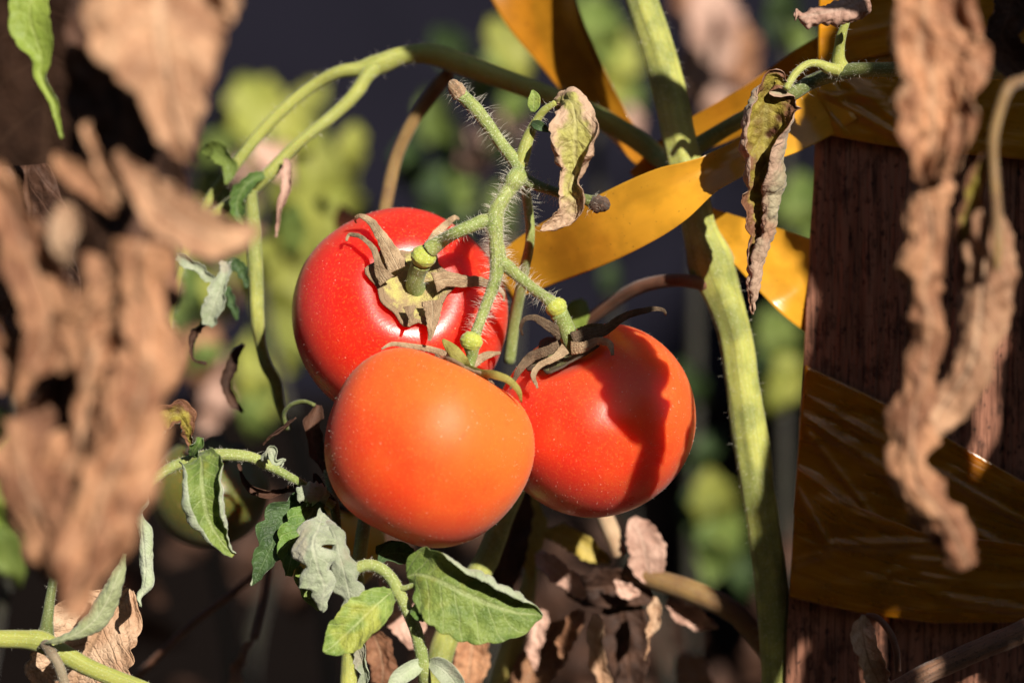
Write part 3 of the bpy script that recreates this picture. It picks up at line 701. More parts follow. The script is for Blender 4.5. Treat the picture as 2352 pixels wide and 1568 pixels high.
k_cut = [(1196, 408, -0.010, 16), (1215, 419, -0.010, 15), (1241, 429, -0.011, 12), (1303, 449, -0.012, 12), (1348, 459, -0.013, 13), (1372, 468, -0.013, 18)]
k_pet = [(1194, 385, -0.010, 15), (1202, 355, -0.010, 16), (1216, 309, -0.010, 13), (1232, 278, -0.011, 10), (1250, 254, -0.012, 9), (1276, 236, -0.013, 7)]
tube('stem', k_main, 'stem', tt, n=90, seg=16, bumpy=0.07, seed=1)
for nm, kk, mm in (('side_branch', k_left, 'stem'), ('side_branch', k_right, 'stem'), ('cut_stub', k_stub, 'stem'), ('cut_stub', k_cut, 'stem_dark')):
    tube(nm, kk, mm, tt, n=50, seg=14, bumpy=0.07, seed=kk[0][0] * 0.01)
tube('petiole', k_pet, 'stem_yel', tt, n=40, seg=12, seed=4)
tube('cut_end', [(1036, 188, -0.008, 9), (1042, 196, -0.0084, 15), (1050, 208, -0.0084, 17.5), (1058, 222, -0.0084, 16.6)], 'cut', tt, n=16, seg=14, bumpy=0.25, seed=3)
tube('cut_end', [(1358, 463, -0.0132, 15), (1372, 468, -0.0134, 19), (1388, 472, -0.0136, 17), (1396, 478, -0.0136, 11)], 'cut_dark', tt, n=16, seg=14, bumpy=0.35, seed=9)
def knuckle(c, dirv, r, parent):
    px, py, dep = c; dx, dy, dd = dirv
    ks = [(px - dx * 1.0, py - dy * 1.0, dep - dd, r * 0.66), (px - dx * 0.5, py - dy * 0.5, dep - dd * .5, r * 0.92), (px, py, dep, r * 1.02), (px + dx * 0.5, py + dy * 0.5, dep + dd * .5, r * 0.95), (px + dx, py + dy, dep + dd, r * 0.74)]
    tube('knuckle', ks, 'knuckle', parent, n=28, seg=18, bumpy=0.07, seed=px * 0.1)
knuckle((973, 589, tldep - 0.0092), (-6, 14, 0.0012), 29, tt)
knuckle((1083, 783, -0.0147), (-5, 17, 0.0002), 26, tt)
knuckle((1277, 705, ca - 0.0030), (8, 15, 0.0002), 25, tt)
hair(tt, [(k_main, 1000, 0.0032, 1), (k_left, 170, 0.002, 2), (k_right, 240, 0.0032, 3), (k_stub, 260, 0.0034, 4), (k_cut, 180, 0.003, 5), (k_pet, 60, 0.0022, 6), (k_main, 1400, 0.0005, 7), (k_left, 500, 0.0005, 8), (k_right, 450, 0.0005, 9), (k_stub, 450, 0.0005, 10)])
leaf('leaflet', [(1224, 258, -0.011, 4, .4), (1226, 240, -0.0115, 15, .5), (1227, 222, -0.012, 13, .5), (1223, 207, -0.012, 2, .5)], ['leaf_lite', 'leaf_under'], tt, seed=3, nu=12, nv=20, crumple=1)
leaf('leaflet', [(1222, 282, -0.012, 5, .4), (1236, 288, -0.0135, 12, .5), (1252, 296, -0.0135, 8, .6), (1264, 303, -0.013, 2, .5)], ['leaf_dark', 'leaf_under'], tt, seed=4, nu=12, nv=20, crumple=1)
leaf('withered_leaf', [(1274, 236, -0.0125, 6, -.3), (1292, 228, -0.015, 22, -.6), (1312, 236, -0.019, 40, -.5, -.7, 0), (1321, 270, -0.021, 50, .5, .6, 0), (1322, 315, -0.021, 89.9, 2.0, 2.2, 4), (1321, 355, -0.020, 89.9, 2.7, 2.9, 8), (1324, 388, -0.0195, 56, 2.6, 2.8, 14), (1316, 420, -0.0195, 46, 2.0, 2.2, 24), (1319, 455, -0.019, 48, 1.8, 2.0, 12), (1300, 492, -0.018, 38, 1.8, 1.8, -12), (1264, 517, -0.017, 20, 1.8), (1241, 530, -0.017, 4.3, 1.5)],
     ['mid_in', 'mid_out'], tt, seed=6.3, nu=40, nv=120, crumple=6, fine=2.6, pleat=1.8, npleat=9, serr=0.08, roll=1.5, cf=1.3)
tag(tt.children[-1], 'withered tan leaf curled round a yellow-green centre')

# ------------------------------------------------------------------ stems and the climbing plant behind the fruit
def plant(name, label, cat, at): return thing(name, label, cat, at)
pm = plant('tomato_plant', 'tall green tomato stalk with an arched side branch, ribbon tied across it', 'plant', P(1795, 1900, 0.036))
SD = 0.034
k_stalk = [(1415, -260, SD + .02, 34), (1472, 0, SD + .012, 36), (1501, 82, SD + .010, 37), (1525, 165, SD + .008, 37), (1546, 247, SD + .006, 37), (1563, 330, SD + .004, 38), (1583, 412, SD + .002, 38), (1603, 516, SD, 37), (1632, 604, SD, 52), (1660, 680, SD, 42), (1686, 760, SD, 38), (1704, 877, SD, 38), (1722, 1000, SD, 40), (1740, 1124, SD, 38), (1757, 1231, SD, 38), (1776, 1400, SD, 37), (1786, 1568, SD, 36), (1800, 2300, SD + .02, 40), (1810, 3790, SD + .04, 42)]
tube('stem', k_stalk, 'stem_pale', pm, n=170, seg=30, bumpy=0.09, seed=2, ridge=0.06)
k_arch = [(1560, 395, SD + .010, 24), (1509, 357, SD + .022, 24), (1468, 325, SD + .024, 24), (1385, 275, SD + .024, 24), (1241, 214, SD + .020, 23), (1162, 184, SD + .018, 24), (1061, 148, SD + .018, 26), (986, 124, SD + .018, 24), (925, 128, SD + .018, 21), (865, 150, SD + .018, 24), (820, 160, SD + .018, 17), (790, 163, SD + .018, 15), (723, 195, SD + .02, 14), (655, 248, SD + .02, 14), (588, 318, SD + .02, 14), (540, 380, SD + .02, 13), (490, 445, SD + .022, 12), (462, 490, SD + .022, 11), (420, 600, SD + .024, 10), (392, 705, SD + .026, 8), (384, 790, SD + .03, 6)]
tube('side_branch', k_arch, 'stem_yel', pm, n=140, seg=14, bumpy=0.05, seed=5)
k_fork = [(868, 150, SD + .018, 20), (845, 172, SD + .016, 17), (822, 208, SD + .015, 16), (774, 258, SD + .014, 15), (706, 312, SD + .012, 13), (655, 358, SD + .012, 14), (622, 395, SD + .012, 16), (570, 440, SD + .014, 17), (520, 475, SD + .015, 15), (470, 505, SD + .016, 8)]
tube('side_branch', k_fork, 'stem_yel', pm, n=70, seg=12, seed=6)
k_brown = [(1030, 170, SD + .022, 15), (1000, 205, SD + .03, 18), (953, 272, SD + .032, 16), (912, 356, SD + .034, 15), (892, 440, SD + .034, 16), (878, 527, SD + .034, 15), (868, 640, SD + .034, 14)]
tube('side_branch', k_brown, 'stem_brown', pm, n=50, seg=12, seed=7)
tube('side_branch', [(1655, 662, SD, 22), (1620, 652, SD - .002, 18), (1571, 644, SD - .004, 15), (1468, 660, SD + .004, 16), (1400, 700, SD + .012, 16), (1340, 745, SD + .02, 14), (1270, 800, SD + .03, 12)], 'stem_rust', pm, n=50, seg=12, seed=8)
hair(pm, [(k_arch, 500, 0.0022, 21), (k_stalk[:17], 1100, 0.0018, 22), (k_fork, 160, 0.002, 23)])
k_dn = [(576, 440, SD + .012, 14), (580, 500, SD + .01, 17), (583, 560, SD + .006, 18), (588, 650, SD + .004, 17), (592, 745, SD + .004, 16), (600, 800, SD + .008, 13), (612, 840, SD + .008, 14), (630, 870, SD + .01, 14), (642, 930, SD + .012, 12), (660, 985, SD + .015, 9)]
tube('side_branch', k_dn, 'stem_pale', pm, n=60, seg=12, seed=9)
for kk, mm, sd in (([(655, 365, SD + .008, 6, 1, 1, 0), (660, 400, SD + .006, 22, 1.5), (652, 450, SD + .004, 26, 2.0), (640, 495, SD + .004, 15, 2.2), (636, 545, SD + .004, 3, 1.5)], ['dry_pink', 'dry_pink'], 2),
                   ([(465, 345, SD + .02, 6), (500, 350, SD + .016, 26, .9), (525, 380, SD + .014, 24, 1.2), (520, 425, SD + .012, 4)], ['bg_green', 'leaf_under'], 3),
                   ([(605, 400, SD + .01, 8), (570, 420, SD + .008, 22, 1.2), (545, 470, SD + .008, 26, 1.2), (560, 520, SD + .008, 5)], ['leaf', 'leaf_under'], 4),
                   ([(520, 600, SD, 12, 1), (512, 640, SD - .004, 24, 1.6), (496, 690, SD - .005, 34, 1.4), (474, 748, SD - .004, 12, 1)], ['downy', 'downy'], 5),
                   ([(478, 740, SD - .003, 12, 1.5), (452, 765, SD, 15, 1.8), (440, 800, SD, 12, 2), (448, 828, SD, 9, 2), (474, 836, SD, 3, 1)], ['dry_dark_shade', 'dry_dark_shade'], 6),
                   ([(405, 588, SD, 10, .8), (430, 600, SD - .002, 20, 1.3), (470, 628, SD - .002, 18, 1.6), (502, 655, SD, 3)], ['downy', 'leaf_under'], 7),
                   ([(525, 598, SD, 8), (548, 612, SD, 18, .8), (562, 640, SD, 12, 1.2), (566, 662, SD, 3)], ['leaf_dark', 'leaf_under'], 8),
                   ([(520, 660, SD + .004, 8), (535, 700, SD + .002, 15, 1.4), (545, 735, SD + .002, 3)], ['leaf_dark', 'leaf_dark'], 9),
                   ([(560, 790, SD + .02, 8, 1), (530, 850, SD + .02, 24, 1.6), (525, 900, SD + .02, 22, 1.8), (560, 945, SD + .02, 4)], ['dry_dark_shade', 'dry_dark_shade'], 10)):
    leaf('leaflet', kk, mm, pm, seed=sd, nu=18, nv=40, crumple=4, fine=1.2, ruffle=3, serr=0.15)
leaf('leaflet', [(1340, 690, SD + .02, 8), (1325, 720, SD + .016, 30, .6), (1310, 770, SD + .016, 30, .5), (1290, 800, SD + .016, 6)], ['bright', 'leaf_under'], pm, seed=31, nu=14, nv=24, crumple=3)
tube('side_branch', [(1206, 430, 0.012, 12), (1212, 470, 0.012, 11), (1218, 530, 0.012, 11), (1200, 640, 0.02, 13), (1178, 760, 0.03, 14), (1170, 830, 0.034, 14)], 'stem', pm, n=40, seg=10, seed=12)
hair(pm, [([(1206, 430, 0.012, 12), (1212, 470, 0.012, 11), (1218, 530, 0.012, 11)], 60, 0.003, 31)])

# right branch with its hanging withered leaf and curled leaf at the top
rb = plant('leafy_branch', 'olive green branch crossing the top of the post with a stub and two withered leaves', 'branch', P(1900, 170, -0.008))
k_rb = [(2480, 120, -0.05, 20), (2352, 160, -0.045, 18), (2264, 163, -0.035, 17), (2150, 160, -0.018, 17), (2041, 160, -0.012, 17), (1960, 162, -0.006, 17), (1910, 172, -0.002, 18), (1865, 188, 0.002, 17), (1826, 212, 0.0, 17), (1736, 258, 0.024, 18), (1660, 300, 0.038, 19), (1600, 338, 0.040, 20), (1560, 372, 0.036, 20)]
tube('stem', k_rb, 'stem_dark', rb, n=80, seg=14, seed=3)
k_rp = [(1928, 162, -0.006, 15), (1905, 158, -0.006, 14), (1880, 147, -0.007, 10), (1858, 147, -0.008, 9), (1836, 160, -0.009, 9), (1818, 182, -0.010, 9), (1806, 205, -0.011, 8)]
tube('petiole', k_rp, 'stem_yel', rb, n=36, seg=12, seed=4)
k_rs = [(1932, 160, -0.004, 22), (1926, 140, -0.005, 17), (1928, 110, -0.006, 13), (1932, 84, -0.007, 12), (1944, 50, -0.008, 9), (1958, 15, -0.008, 8)]
tube('petiole', k_rs, 'stem_yel', rb, n=30, seg=12, seed=5)
hair(rb, [(k_rb[3:9], 160, 0.0016, 41), (k_rp, 60, 0.0015, 42), (k_rs, 60, 0.0012, 43), (k_rb[3:9], 500, 0.0005, 44), (k_rp, 250, 0.0005, 45)])
hl = leaf('withered_leaf', [(1806, 200, -0.010, 9.8, .5), (1782, 182, -0.009, 44.4, 1.4, 1.0, -10), (1765, 215, -0.007, 86.6, 2.2, 1.5, -8), (1758, 270, -0.006, 120.2, 2.4, 2.2, 0), (1760, 330, -0.005, 131, 2.3, 2.9, 6), (1768, 385, -0.005, 120.2, 2.5, 3.3, 14), (1776, 440, -0.004, 109.4, 2.4, 4.0, 30), (1777, 500, -0.004, 99.6, 2.6, 4.2, 40), (1768, 554, -0.004, 88.8, 2.8, 4.4, 46), (1750, 600, -0.004, 68.2, 3, 4.4, 50), (1744, 650, -0.004, 54.2, 3.2, 4.2, 50), (1736, 695, -0.004, 33.6, 3.2, 4, 50), (1729, 722, -0.004, 9.8, 2.5)],
     ['half_in', 'half_out'], rb, seed=2.4, nu=48, nv=150, crumple=8, fine=3.2, pleat=2.0, npleat=10, serr=0.1, ruffle=5, roll=1.15, cf=1.1)
tag(hl, 'long withered leaf hanging rolled up, olive inside and tan outside')
cu = leaf('withered_leaf', [(1958, 20, -0.020, 10, 1), (2030, -30, -0.020, 50, 2.5), (1990, -12, -0.022, 77.5, 2.9, 3.0, 190), (1955, 10, -0.024, 80, 3.0, 3.0, 195), (1915, 24, -0.024, 70, 3.0, 3.2, 195), (1870, 34, -0.024, 55, 3.2, 3.2, 190), (1842, 40, -0.024, 50, 3.4, 3.4, 180), (1824, 44, -0.024, 27.5, 3.2)][2:],
     ['dry', 'dry_pink'], rb, seed=5.1, nu=36, nv=80, crumple=5, fine=2.4, pleat=3.0, npleat=10, roll=1.2, cf=1.2)
tag(cu, 'short brown leaf curled up tight above the stub')

# ------------------------------------------------------------------ dried leaves in front, right
def dryleaf(label, keys, mats=('dry', 'dry_under'), seed=0.0, petiole=None, pm_='stem_tan', name='dried_leaf', cat='dried leaf', **kw):
    t = thing(name, label, cat, P(*keys[0][:3]))
    d = dict(nu=32, nv=90, crumple=9, fine=3, serr=0.1, ruffle=4); d.update(kw)
    leaf('blade', keys, list(mats), t, seed=seed, **d)
    if petiole: tube('petiole', petiole, pm_, t, n=30, seg=10, seed=seed)
    return t
FD = -0.126
dryleaf('large crumpled brown leaf hanging in front of the top of the post',
        [(2145, -190, FD - .011, 50, .6), (2130, -80, FD - .011, 100, .7, .5, 0), (2120, 20, FD - .011, 128, 1.1, .6, -10), (2118, 110, FD - .011, 150, 1.3, .9, -14), (2132, 190, FD - .011, 140, 1.4, 1.0, -10), (2138, 260, FD - .011, 135, 1.4, 1.2, 0), (2142, 310, FD - .011, 118, 1.2), (2134, 365, FD - .009, 84, 1.4), (2128, 415, FD - .005, 44, 1.5), (2132, 455, FD - .002, 8, 1.5)],
        seed=1.3, pleat=8, npleat=6, nu=56, nv=160, crumple=30, fine=8, cf=0.9, an=0.45, serr=0.03, ruffle=3)
dryleaf('twisted tan leaf strip hanging down past the lower tape to a curled tip',
        [(2165, 290, FD - .006, 36, -1.0, -0.8, 0), (2150, 340, FD - .006, 47.2, -1.7, -1.1, 10), (2128, 430, FD - .006, 40.4, -1.4, -1.1, 20), (2136, 510, FD - .006, 51.6, -1.4, -1.4, 0), (2128, 600, FD - .006, 56.2, -1.5, -1.3, -20), (2120, 670, FD - .006, 40.4, -1.7, -1.4, 0), (2136, 736, FD - .006, 47.2, -1.5, -1.3, 0), (2128, 804, FD - .006, 48.4, -1.7, -1.4, 0), (2122, 871, FD - .006, 41.6, -1.7, -1.4, 0), (2104, 932, FD - .006, 47.2, -1.5, -1.3, 0), (2094, 1006, FD - .006, 54, -1.5, -1.3, 0), (2094, 1060, FD - .006, 52.8, -1.5, -1.3, 0), (2108, 1118, FD - .006, 48.4, -1.4, -1.1, 0), (2142, 1160, FD - .006, 46, -1.4, -1.1, 0), (2177, 1200, FD - .006, 41.6, -1.4, -1.1, 0), (2203, 1253, FD - .006, 36, -1.4, -1.1, 0), (2226, 1300, FD - .006, 14.6, -1.7, -1.4, 0)],
        seed=4.4, crumple=20, fine=7, an=0.5, nv=170, pleat=3, npleat=16, serr=0.38, nserr=9)
dryleaf('rolled tan leaf with a yellow-green stalk, right of the twisted strip',
        [(2262, 480, FD, 20, -0.8, -0.7, 0), (2268, 540, FD, 58, -1.7, -0.8, 10), (2262, 610, FD, 77, -1.9, -1.3, 16), (2256, 690, FD, 70, -1.5, -1.1, 20), (2248, 770, FD, 62, -1.7, -1.3, 22), (2236, 830, FD, 61, -1.7, -1.4, 22), (2204, 888, FD, 58, -1.7, -1.4, 22), (2164, 934, FD, 46, -1.7, -1.4, 20), (2136, 990, FD - .002, 29, -1.4, -1.1, 0), (2120, 1040, FD - .003, 8, -1.7, -1.4, 0)],
        ('dry_under', 'dry'), seed=6.2, crumple=18, fine=6, an=0.4, serr=0.25, nserr=5, nv=120,
        petiole=[(2420, 150, FD + .01, 13), (2352, 185, FD + .005, 13), (2316, 202, FD, 13), (2293, 262, FD, 12), (2281, 325, FD, 12), (2284, 405, FD, 12), (2289, 470, FD - .003, 12), (2292, 540, FD - .006, 13), (2290, 620, FD - .006, 8)], pm_='stem_brown')
dryleaf('narrow olive and brown leaf between the twisted strip and the rolled leaf',
        [(2276, 335, FD + .002, 12, .8), (2250, 390, FD + .004, 34, 1.5), (2232, 450, FD + .006, 46, 1.6), (2222, 520, FD + .008, 40, 1.5), (2212, 600, FD + .010, 26, 1.5), (2204, 680, FD + .01, 5)],
        ('half_in', 'dry_under'), seed=8.2, nv=60)
dryleaf('short tan curl beside the tip of the twisted strip',
        [(2084, 1186, FD, 6, 1), (2108, 1204, FD, 16, 1.5), (2140, 1228, FD, 22, 1.8), (2166, 1258, FD, 18, 1.8), (2178, 1292, FD, 4, 1.5)], seed=9.1, nv=40, nu=18, crumple=4)
dryleaf('shadowed brown leaf in the top right corner',
        [(2330, -60, -0.05, 30, .8), (2320, 20, -0.05, 60, 1.2), (2300, 90, -0.05, 60, 1.4), (2330, 150, -0.05, 50, 1.4), (2380, 190, -0.05, 10)], ('dry_dark_shade', 'dry'), seed=3.2, nv=60)

# small things at the foot of the post
dryleaf('small pale leaf at the foot of the post with its tip in the sun',
        [(1984, 1412, 0.012, 8, .6), (1980, 1440, 0.011, 28, .9, .7, 0), (1984, 1474, 0.010, 38, 1.2), (1996, 1520, 0.010, 44, 1.4), (2018, 1568, 0.012, 44, 1.4), (2040, 1640, 0.014, 20, 1)], ('dry_pale', 'dry_pale'), seed=2.2, nv=60, nu=24, pleat=2, crumple=5,
        petiole=[(1992, 1412, 0.012, 6), (2012, 1416, 0.010, 7), (2040, 1445, 0.009, 8), (2058, 1490, 0.009, 8), (2062, 1540, 0.010, 7)], pm_='stem_rust')
tw = tube('twig', [(2560, 1352, 0.004, 26), (2352, 1448, 0.004, 26), (2211, 1508, 0.004, 25), (2110, 1556, 0.004, 24), (2000, 1625, 0.006, 24), (1800, 1800, 0.012, 24)], 'twig', None, n=70, seg=16, bumpy=0.12, seed=5)
tag(tw, 'dark speckled twig slanting across the bottom right corner', 'twig')

# ------------------------------------------------------------------ dried leaves in front, left
LD = -0.190
dryleaf('big tan leaf out of focus at the top left, catching full sun',
        [(395, -220, LD, 90, .4), (378, -110, LD, 165, .5, .6, -12), (365, 0, LD, 185, .5, .8, -14), (368, 90, LD, 165, .6, .7, -10), (385, 170, LD, 125, .7, .7, -6), (402, 245, LD, 92, .8, .7, 0), (425, 310, LD, 60, .8), (440, 355, LD, 28, .8), (446, 385, LD, 6)],
        ('dry_under', 'dry_mid'), seed=1.9, nu=48, nv=120, crumple=34, fine=7, ruffle=8, cf=0.8, an=0.4)
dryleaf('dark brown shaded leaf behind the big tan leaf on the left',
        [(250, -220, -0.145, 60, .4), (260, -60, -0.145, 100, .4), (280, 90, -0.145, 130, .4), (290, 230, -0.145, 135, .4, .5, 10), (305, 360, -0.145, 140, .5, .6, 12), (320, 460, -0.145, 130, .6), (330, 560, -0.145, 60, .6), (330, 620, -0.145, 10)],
        ('dry_dark_shade', 'dry_dark_shade'), seed=3.9, nu=40, nv=90, crumple=16, fine=4)
dryleaf('blurred beige leaf tongue pointing right above the hanging brown leaf',
        [(270, 350, LD + .006, 12, .5), (320, 420, LD + .004, 40, .8), (380, 480, LD + .002, 64, .9, .7, 0), (450, 528, LD, 66, .8, .8, 0), (520, 545, LD, 50, .8), (575, 536, LD, 22, .6), (605, 525, LD, 4)],
        ('dry_under', 'dry'), seed=5.5, crumple=12, nv=70)
fl = dryleaf('long crumpled brown leaf hanging down the left side, nearest to the camera',
        [(330, 540, -.166, 50, .4), (322, 620, -.166, 80, .5), (300, 720, -.166, 115, .5), (265, 830, -.166, 135, .5), (225, 940, -.166, 150, .5), (185, 1050, -.166, 160, .5), (165, 1150, -.166, 150, .5), (165, 1250, -.166, 110, .6), (178, 1340, -.166, 60, .7), (186, 1420, -.166, 8, .7)],
        ('dry_mid', 'dry_mid'), seed=7.3, nu=48, nv=140, crumple=42, fine=9, ruffle=12, serr=0.18, cf=0.9, an=0.3)  # darker sheet under the folds so the gaps between them look shaded
for ks, sd in (([(330, 556, LD, 64, -.8, -.6, 0), (320, 640, LD, 64, -1.1, -1.0, 20), (340, 720, LD, 56, -1.2, -1.2, 0), (336, 830, LD, 78, -1.3, -1.2, -14), (308, 950, LD, 86, -1.2, -1.2, -20), (273, 1060, LD, 89, -1.1, -1.1, 0), (232, 1170, LD, 81, -1.1, -1.3, 14), (200, 1280, LD, 64, -1.1, -1.1, 0), (174, 1370, LD, 33, -1.2), (164, 1410, LD, 5, -1)], 1.2),
               ([(262, 680, LD + .006, 19, -1), (232, 760, LD + .006, 56, -1.2, -1.3, 0), (214, 860, LD + .006, 70, -1.2, -1.1, 24), (196, 960, LD + .008, 64, -1.2, -1.3, 0), (160, 1060, LD + .01, 58, -1.2, -1.3, -20), (120, 1140, LD + .012, 36, -1.1), (96, 1180, LD + .012, 5, -1)], 2.6),
               ([(44, 960, LD + .012, 16, -1), (52, 1060, LD + .01, 58, -1.1, -1.1, 0), (92, 1170, LD + .008, 75, -1.1, -1.2, 20), (140, 1250, LD + .008, 61, -1.1, -1.2, 0), (168, 1330, LD + .01, 33, -1.3), (178, 1390, LD + .012, 5, -1)], 4.3),
               ([(292, 590, LD + .006, 8, -.8), (250, 640, LD + .006, 42, -1.2), (206, 712, LD + .006, 39, -1.2), (172, 790, LD + .008, 36, -1.2), (140, 850, LD + .01, 6, -1)], 5.7)):
    leaf('fold', ks, ['dry', 'dry_mid'], fl, seed=sd, nu=40, nv=120, crumple=34, fine=9, ruffle=12, serr=0.3, nserr=4, cf=1.0, an=0.3)
dryleaf('tan leaf strip bent along the left edge of the picture',
        [(-20, 380, LD + .01, 30, .6), (30, 480, LD + .01, 52, .8), (70, 590, LD + .01, 74, .9), (112, 700, LD + .01, 78, .9), (100, 800, LD + .01, 62, 1.0), (62, 880, LD + .01, 30, 1), (40, 930, LD + .01, 6)],
        ('dry', 'dry_mid'), seed=9.7, crumple=14, nv=80, pleat=5)
dryleaf('small bright tan leaf lying against the dark leaf on the left',
        [(150, 470, LD + .004, 14, .6), (150, 520, LD + .002, 38, .7), (146, 565, LD + .002, 30, .8), (152, 605, LD + .004, 6)], ('dry_pale', 'dry_under'), seed=2.7, nv=40, nu=20, crumple=6)
dryleaf('thin curled tan stalk leaf above the small bright leaf',
        [(196, 285, LD + .006, 10, 1.5), (208, 320, LD + .004, 20, 2.0), (226, 370, LD + .004, 20, 2.2), (250, 420, LD + .004, 22, 2.0), (272, 470, LD + .006, 8)], ('dry_under', 'dry'), seed=3.1, nv=40, nu=18, crumple=4)
dryleaf('tan leaf fold crossing below the thin curled stalk leaf',
        [(128, 355, LD + .008, 8, .8), (150, 385, LD + .006, 28, 1.0), (195, 415, LD + .005, 36, 1.0), (235, 452, LD + .006, 26, 1.0), (262, 490, LD + .008, 6)], ('dry', 'dry_under'), seed=4.1, nv=40, nu=20, crumple=6)
dryleaf('dark curled leaf at the left edge below the tan strip',
        [(-40, 760, LD + .02, 50, .6), (10, 830, LD + .02, 60, .8), (60, 880, LD + .02, 40, .9), (100, 900, LD + .02, 8)], ('dry', 'dry_dark_shade'), seed=5.9, nv=40, nu=24, crumple=10)
dryleaf('shaded brown leaf between the tan strip and the hanging leaf',
        [(60, 380, -0.035, 60, .5), (70, 520, -0.035, 100, .5), (90, 660, -0.035, 110, .5), (110, 800, -0.035, 90, .5), (130, 940, -0.035, 80, .5), (110, 1060, -0.035, 50, .5), (100, 1140, -0.035, 8)], ('dry_dark_shade', 'dry_dark_shade'), seed=6.6, nv=70, nu=30, crumple=14)
dryleaf('near-black sheet standing in for shade behind the narrow fresh green leaf', [(20, -260, 0.07, 80, .3), (40, -100, 0.07, 190, .3), (90, 60, 0.07, 230, .3), (110, 220, 0.07, 240, .3), (110, 380, 0.07, 230, .3), (120, 540, 0.07, 200, .3), (140, 660, 0.07, 90, .4), (150, 720, 0.07, 10)], ('leaf_shade', 'leaf_shade'), seed=3.3, nu=30, nv=60, crumple=14)
gl_ = dryleaf('narrow fresh green leaf pointing down near the top left corner',
        [(84, -70, -0.065, 20, .5), (72, -10, -0.065, 42, .5), (70, 45, -0.065, 52, .5, .6, 6), (88, 100, -0.065, 46, .8, .8, 10), (97, 140, -0.065, 26, 1.2), (93, 168, -0.065, 24, 1.6, 1.6, -10), (108, 205, -0.065, 20, 1.8), (124, 238, -0.065, 15, 1.6), (132, 275, -0.065, 10, 1.2), (144, 318, -0.065, 3, 1)],
        ('bright', 'leaf_under'), seed=1.1, name='green_leaf', cat='leaf', crumple=3, fine=1, nv=70, ruffle=2)

# ------------------------------------------------------------------ leafy shoot, lower left
ls = plant('leafy_shoot', 'downy green shoot arching towards the front tomato with curled drooping leaflets', 'shoot', P(430, 1060, -0.012))
A = -0.014
k_ls = [(255, 1230, A - .004, 9), (300, 1160, A - .004, 10), (341, 1113, A - .002, 11), (381, 1080, A, 12), (428, 1059, A, 13), (471, 1047, A, 14), (526, 1044, A, 14), (580, 1051, A + .001, 13), (616, 1068, A + .002, 12), (660, 1092, A + .004, 10), (700, 1114, A + .006, 9), (735, 1140, A + .008, 9), (765, 1160, A + .010, 10)]
tube('stem', k_ls, 'stem', ls, n=70, seg=14, seed=2)
hair(ls, [(k_ls, 260, 0.0015, 51), (k_ls, 1000, 0.0005, 52)])
leaf('leaflet', [(458, 1038, A - .003, 12, .4), (463, 1058, A - .008, 44, .8, .8, 0), (464, 1100, A - .012, 76, 2.6, 2.0, 0), (468, 1145, A - .013, 88, 3.0, 2.5, -4), (480, 1195, A - .012, 74, 3.2, 2.8, -6), (506, 1238, A - .011, 36, 2.6, 2.2, -4), (526, 1262, A - .011, 18, 2.4), (538, 1274, A - .011, 4, 2)],
     ['leaf_lite', 'leaf_under'], ls, seed=3.3, nu=36, nv=90, crumple=5, fine=1.6, ruffle=4, pleat=2.2, npleat=7, serr=0.06, roll=1.7)
leaf('leaflet', [(338, 1082, A - .004, 6, .8), (330, 1110, A - .006, 22, 2.0), (334, 1150, A - .008, 30, 2.6), (326, 1210, A - .008, 44, 2.8, 2.4, 190), (330, 1260, A - .008, 46, 2.8, 2.4, 195), (333, 1310, A - .008, 44, 2.8, 2.6, 190), (329, 1355, A - .008, 30, 2.6, 2.6, 185), (322, 1392, A - .008, 6, 2)],
     ['leaf', 'leaf_under'], ls, seed=4.2, nu=26, nv=70, crumple=4, fine=1.4, ruffle=3)
leaf('leaflet', [(440, 1040, A - .002, 5, .6), (437, 1010, A - .003, 12, .8), (428, 975, A - .005, 26, 1.0), (405, 955, A - .007, 40, 1.2, 1.4, 20), (378, 965, A - .008, 42, 1.3, 1.3, 20), (356, 990, A - .008, 32, 1.3), (344, 1016, A - .008, 8, 1)],
     ['half_in', 'downy'], ls, seed=5.1, nu=26, nv=60, crumple=8, fine=3, ruffle=6, serr=0.2)
leaf('leaflet', [(440, 1046, A - .004, 5, .8), (448, 1032, A - .006, 17, 1.4), (458, 1016, A - .007, 16, 1.8), (462, 1004, A - .006, 4, 1)], ['leaf', 'leaf_under'], ls, seed=6.4, nu=16, nv=24, crumple=2, ruffle=3)
leaf('leaflet', [(612, 1062, A - .002, 5, .8), (612, 1044, A - .006, 15, 1.6), (622, 1036, A - .006, 20, 1.8), (636, 1060, A - .007, 16, 2.0), (652, 1056, A - .006, 8, 1.5), (646, 1074, A - .006, 3, 1)], ['downy', 'downy'], ls, seed=7.2, nu=16, nv=36, crumple=5, fine=2, ruffle=4)
leaf('leaflet', [(605, 1022, A + .002, 5, 1.8), (622, 1002, A + .001, 13, 2.6), (648, 985, A + .001, 16, 2.8), (668, 968, A + .001, 13, 2.6), (680, 958, A + .001, 3, 2)], ['dry_dark_shade', 'dry_dark_shade'], ls, seed=8.2, nu=18, nv=36, crumple=3, fine=2)
leaf('leaflet', [(548, 1064, A + .012, 6, 1.5), (558, 1094, A + .012, 15, 2.0), (578, 1122, A + .012, 18, 2.0), (610, 1134, A + .012, 20, 2.0), (645, 1128, A + .012, 16, 2.0), (690, 1118, A + .012, 6)], ['dry_dark_shade', 'dry_dark_shade'], ls, seed=9.2, nu=18, nv=40, crumple=4, fine=2)

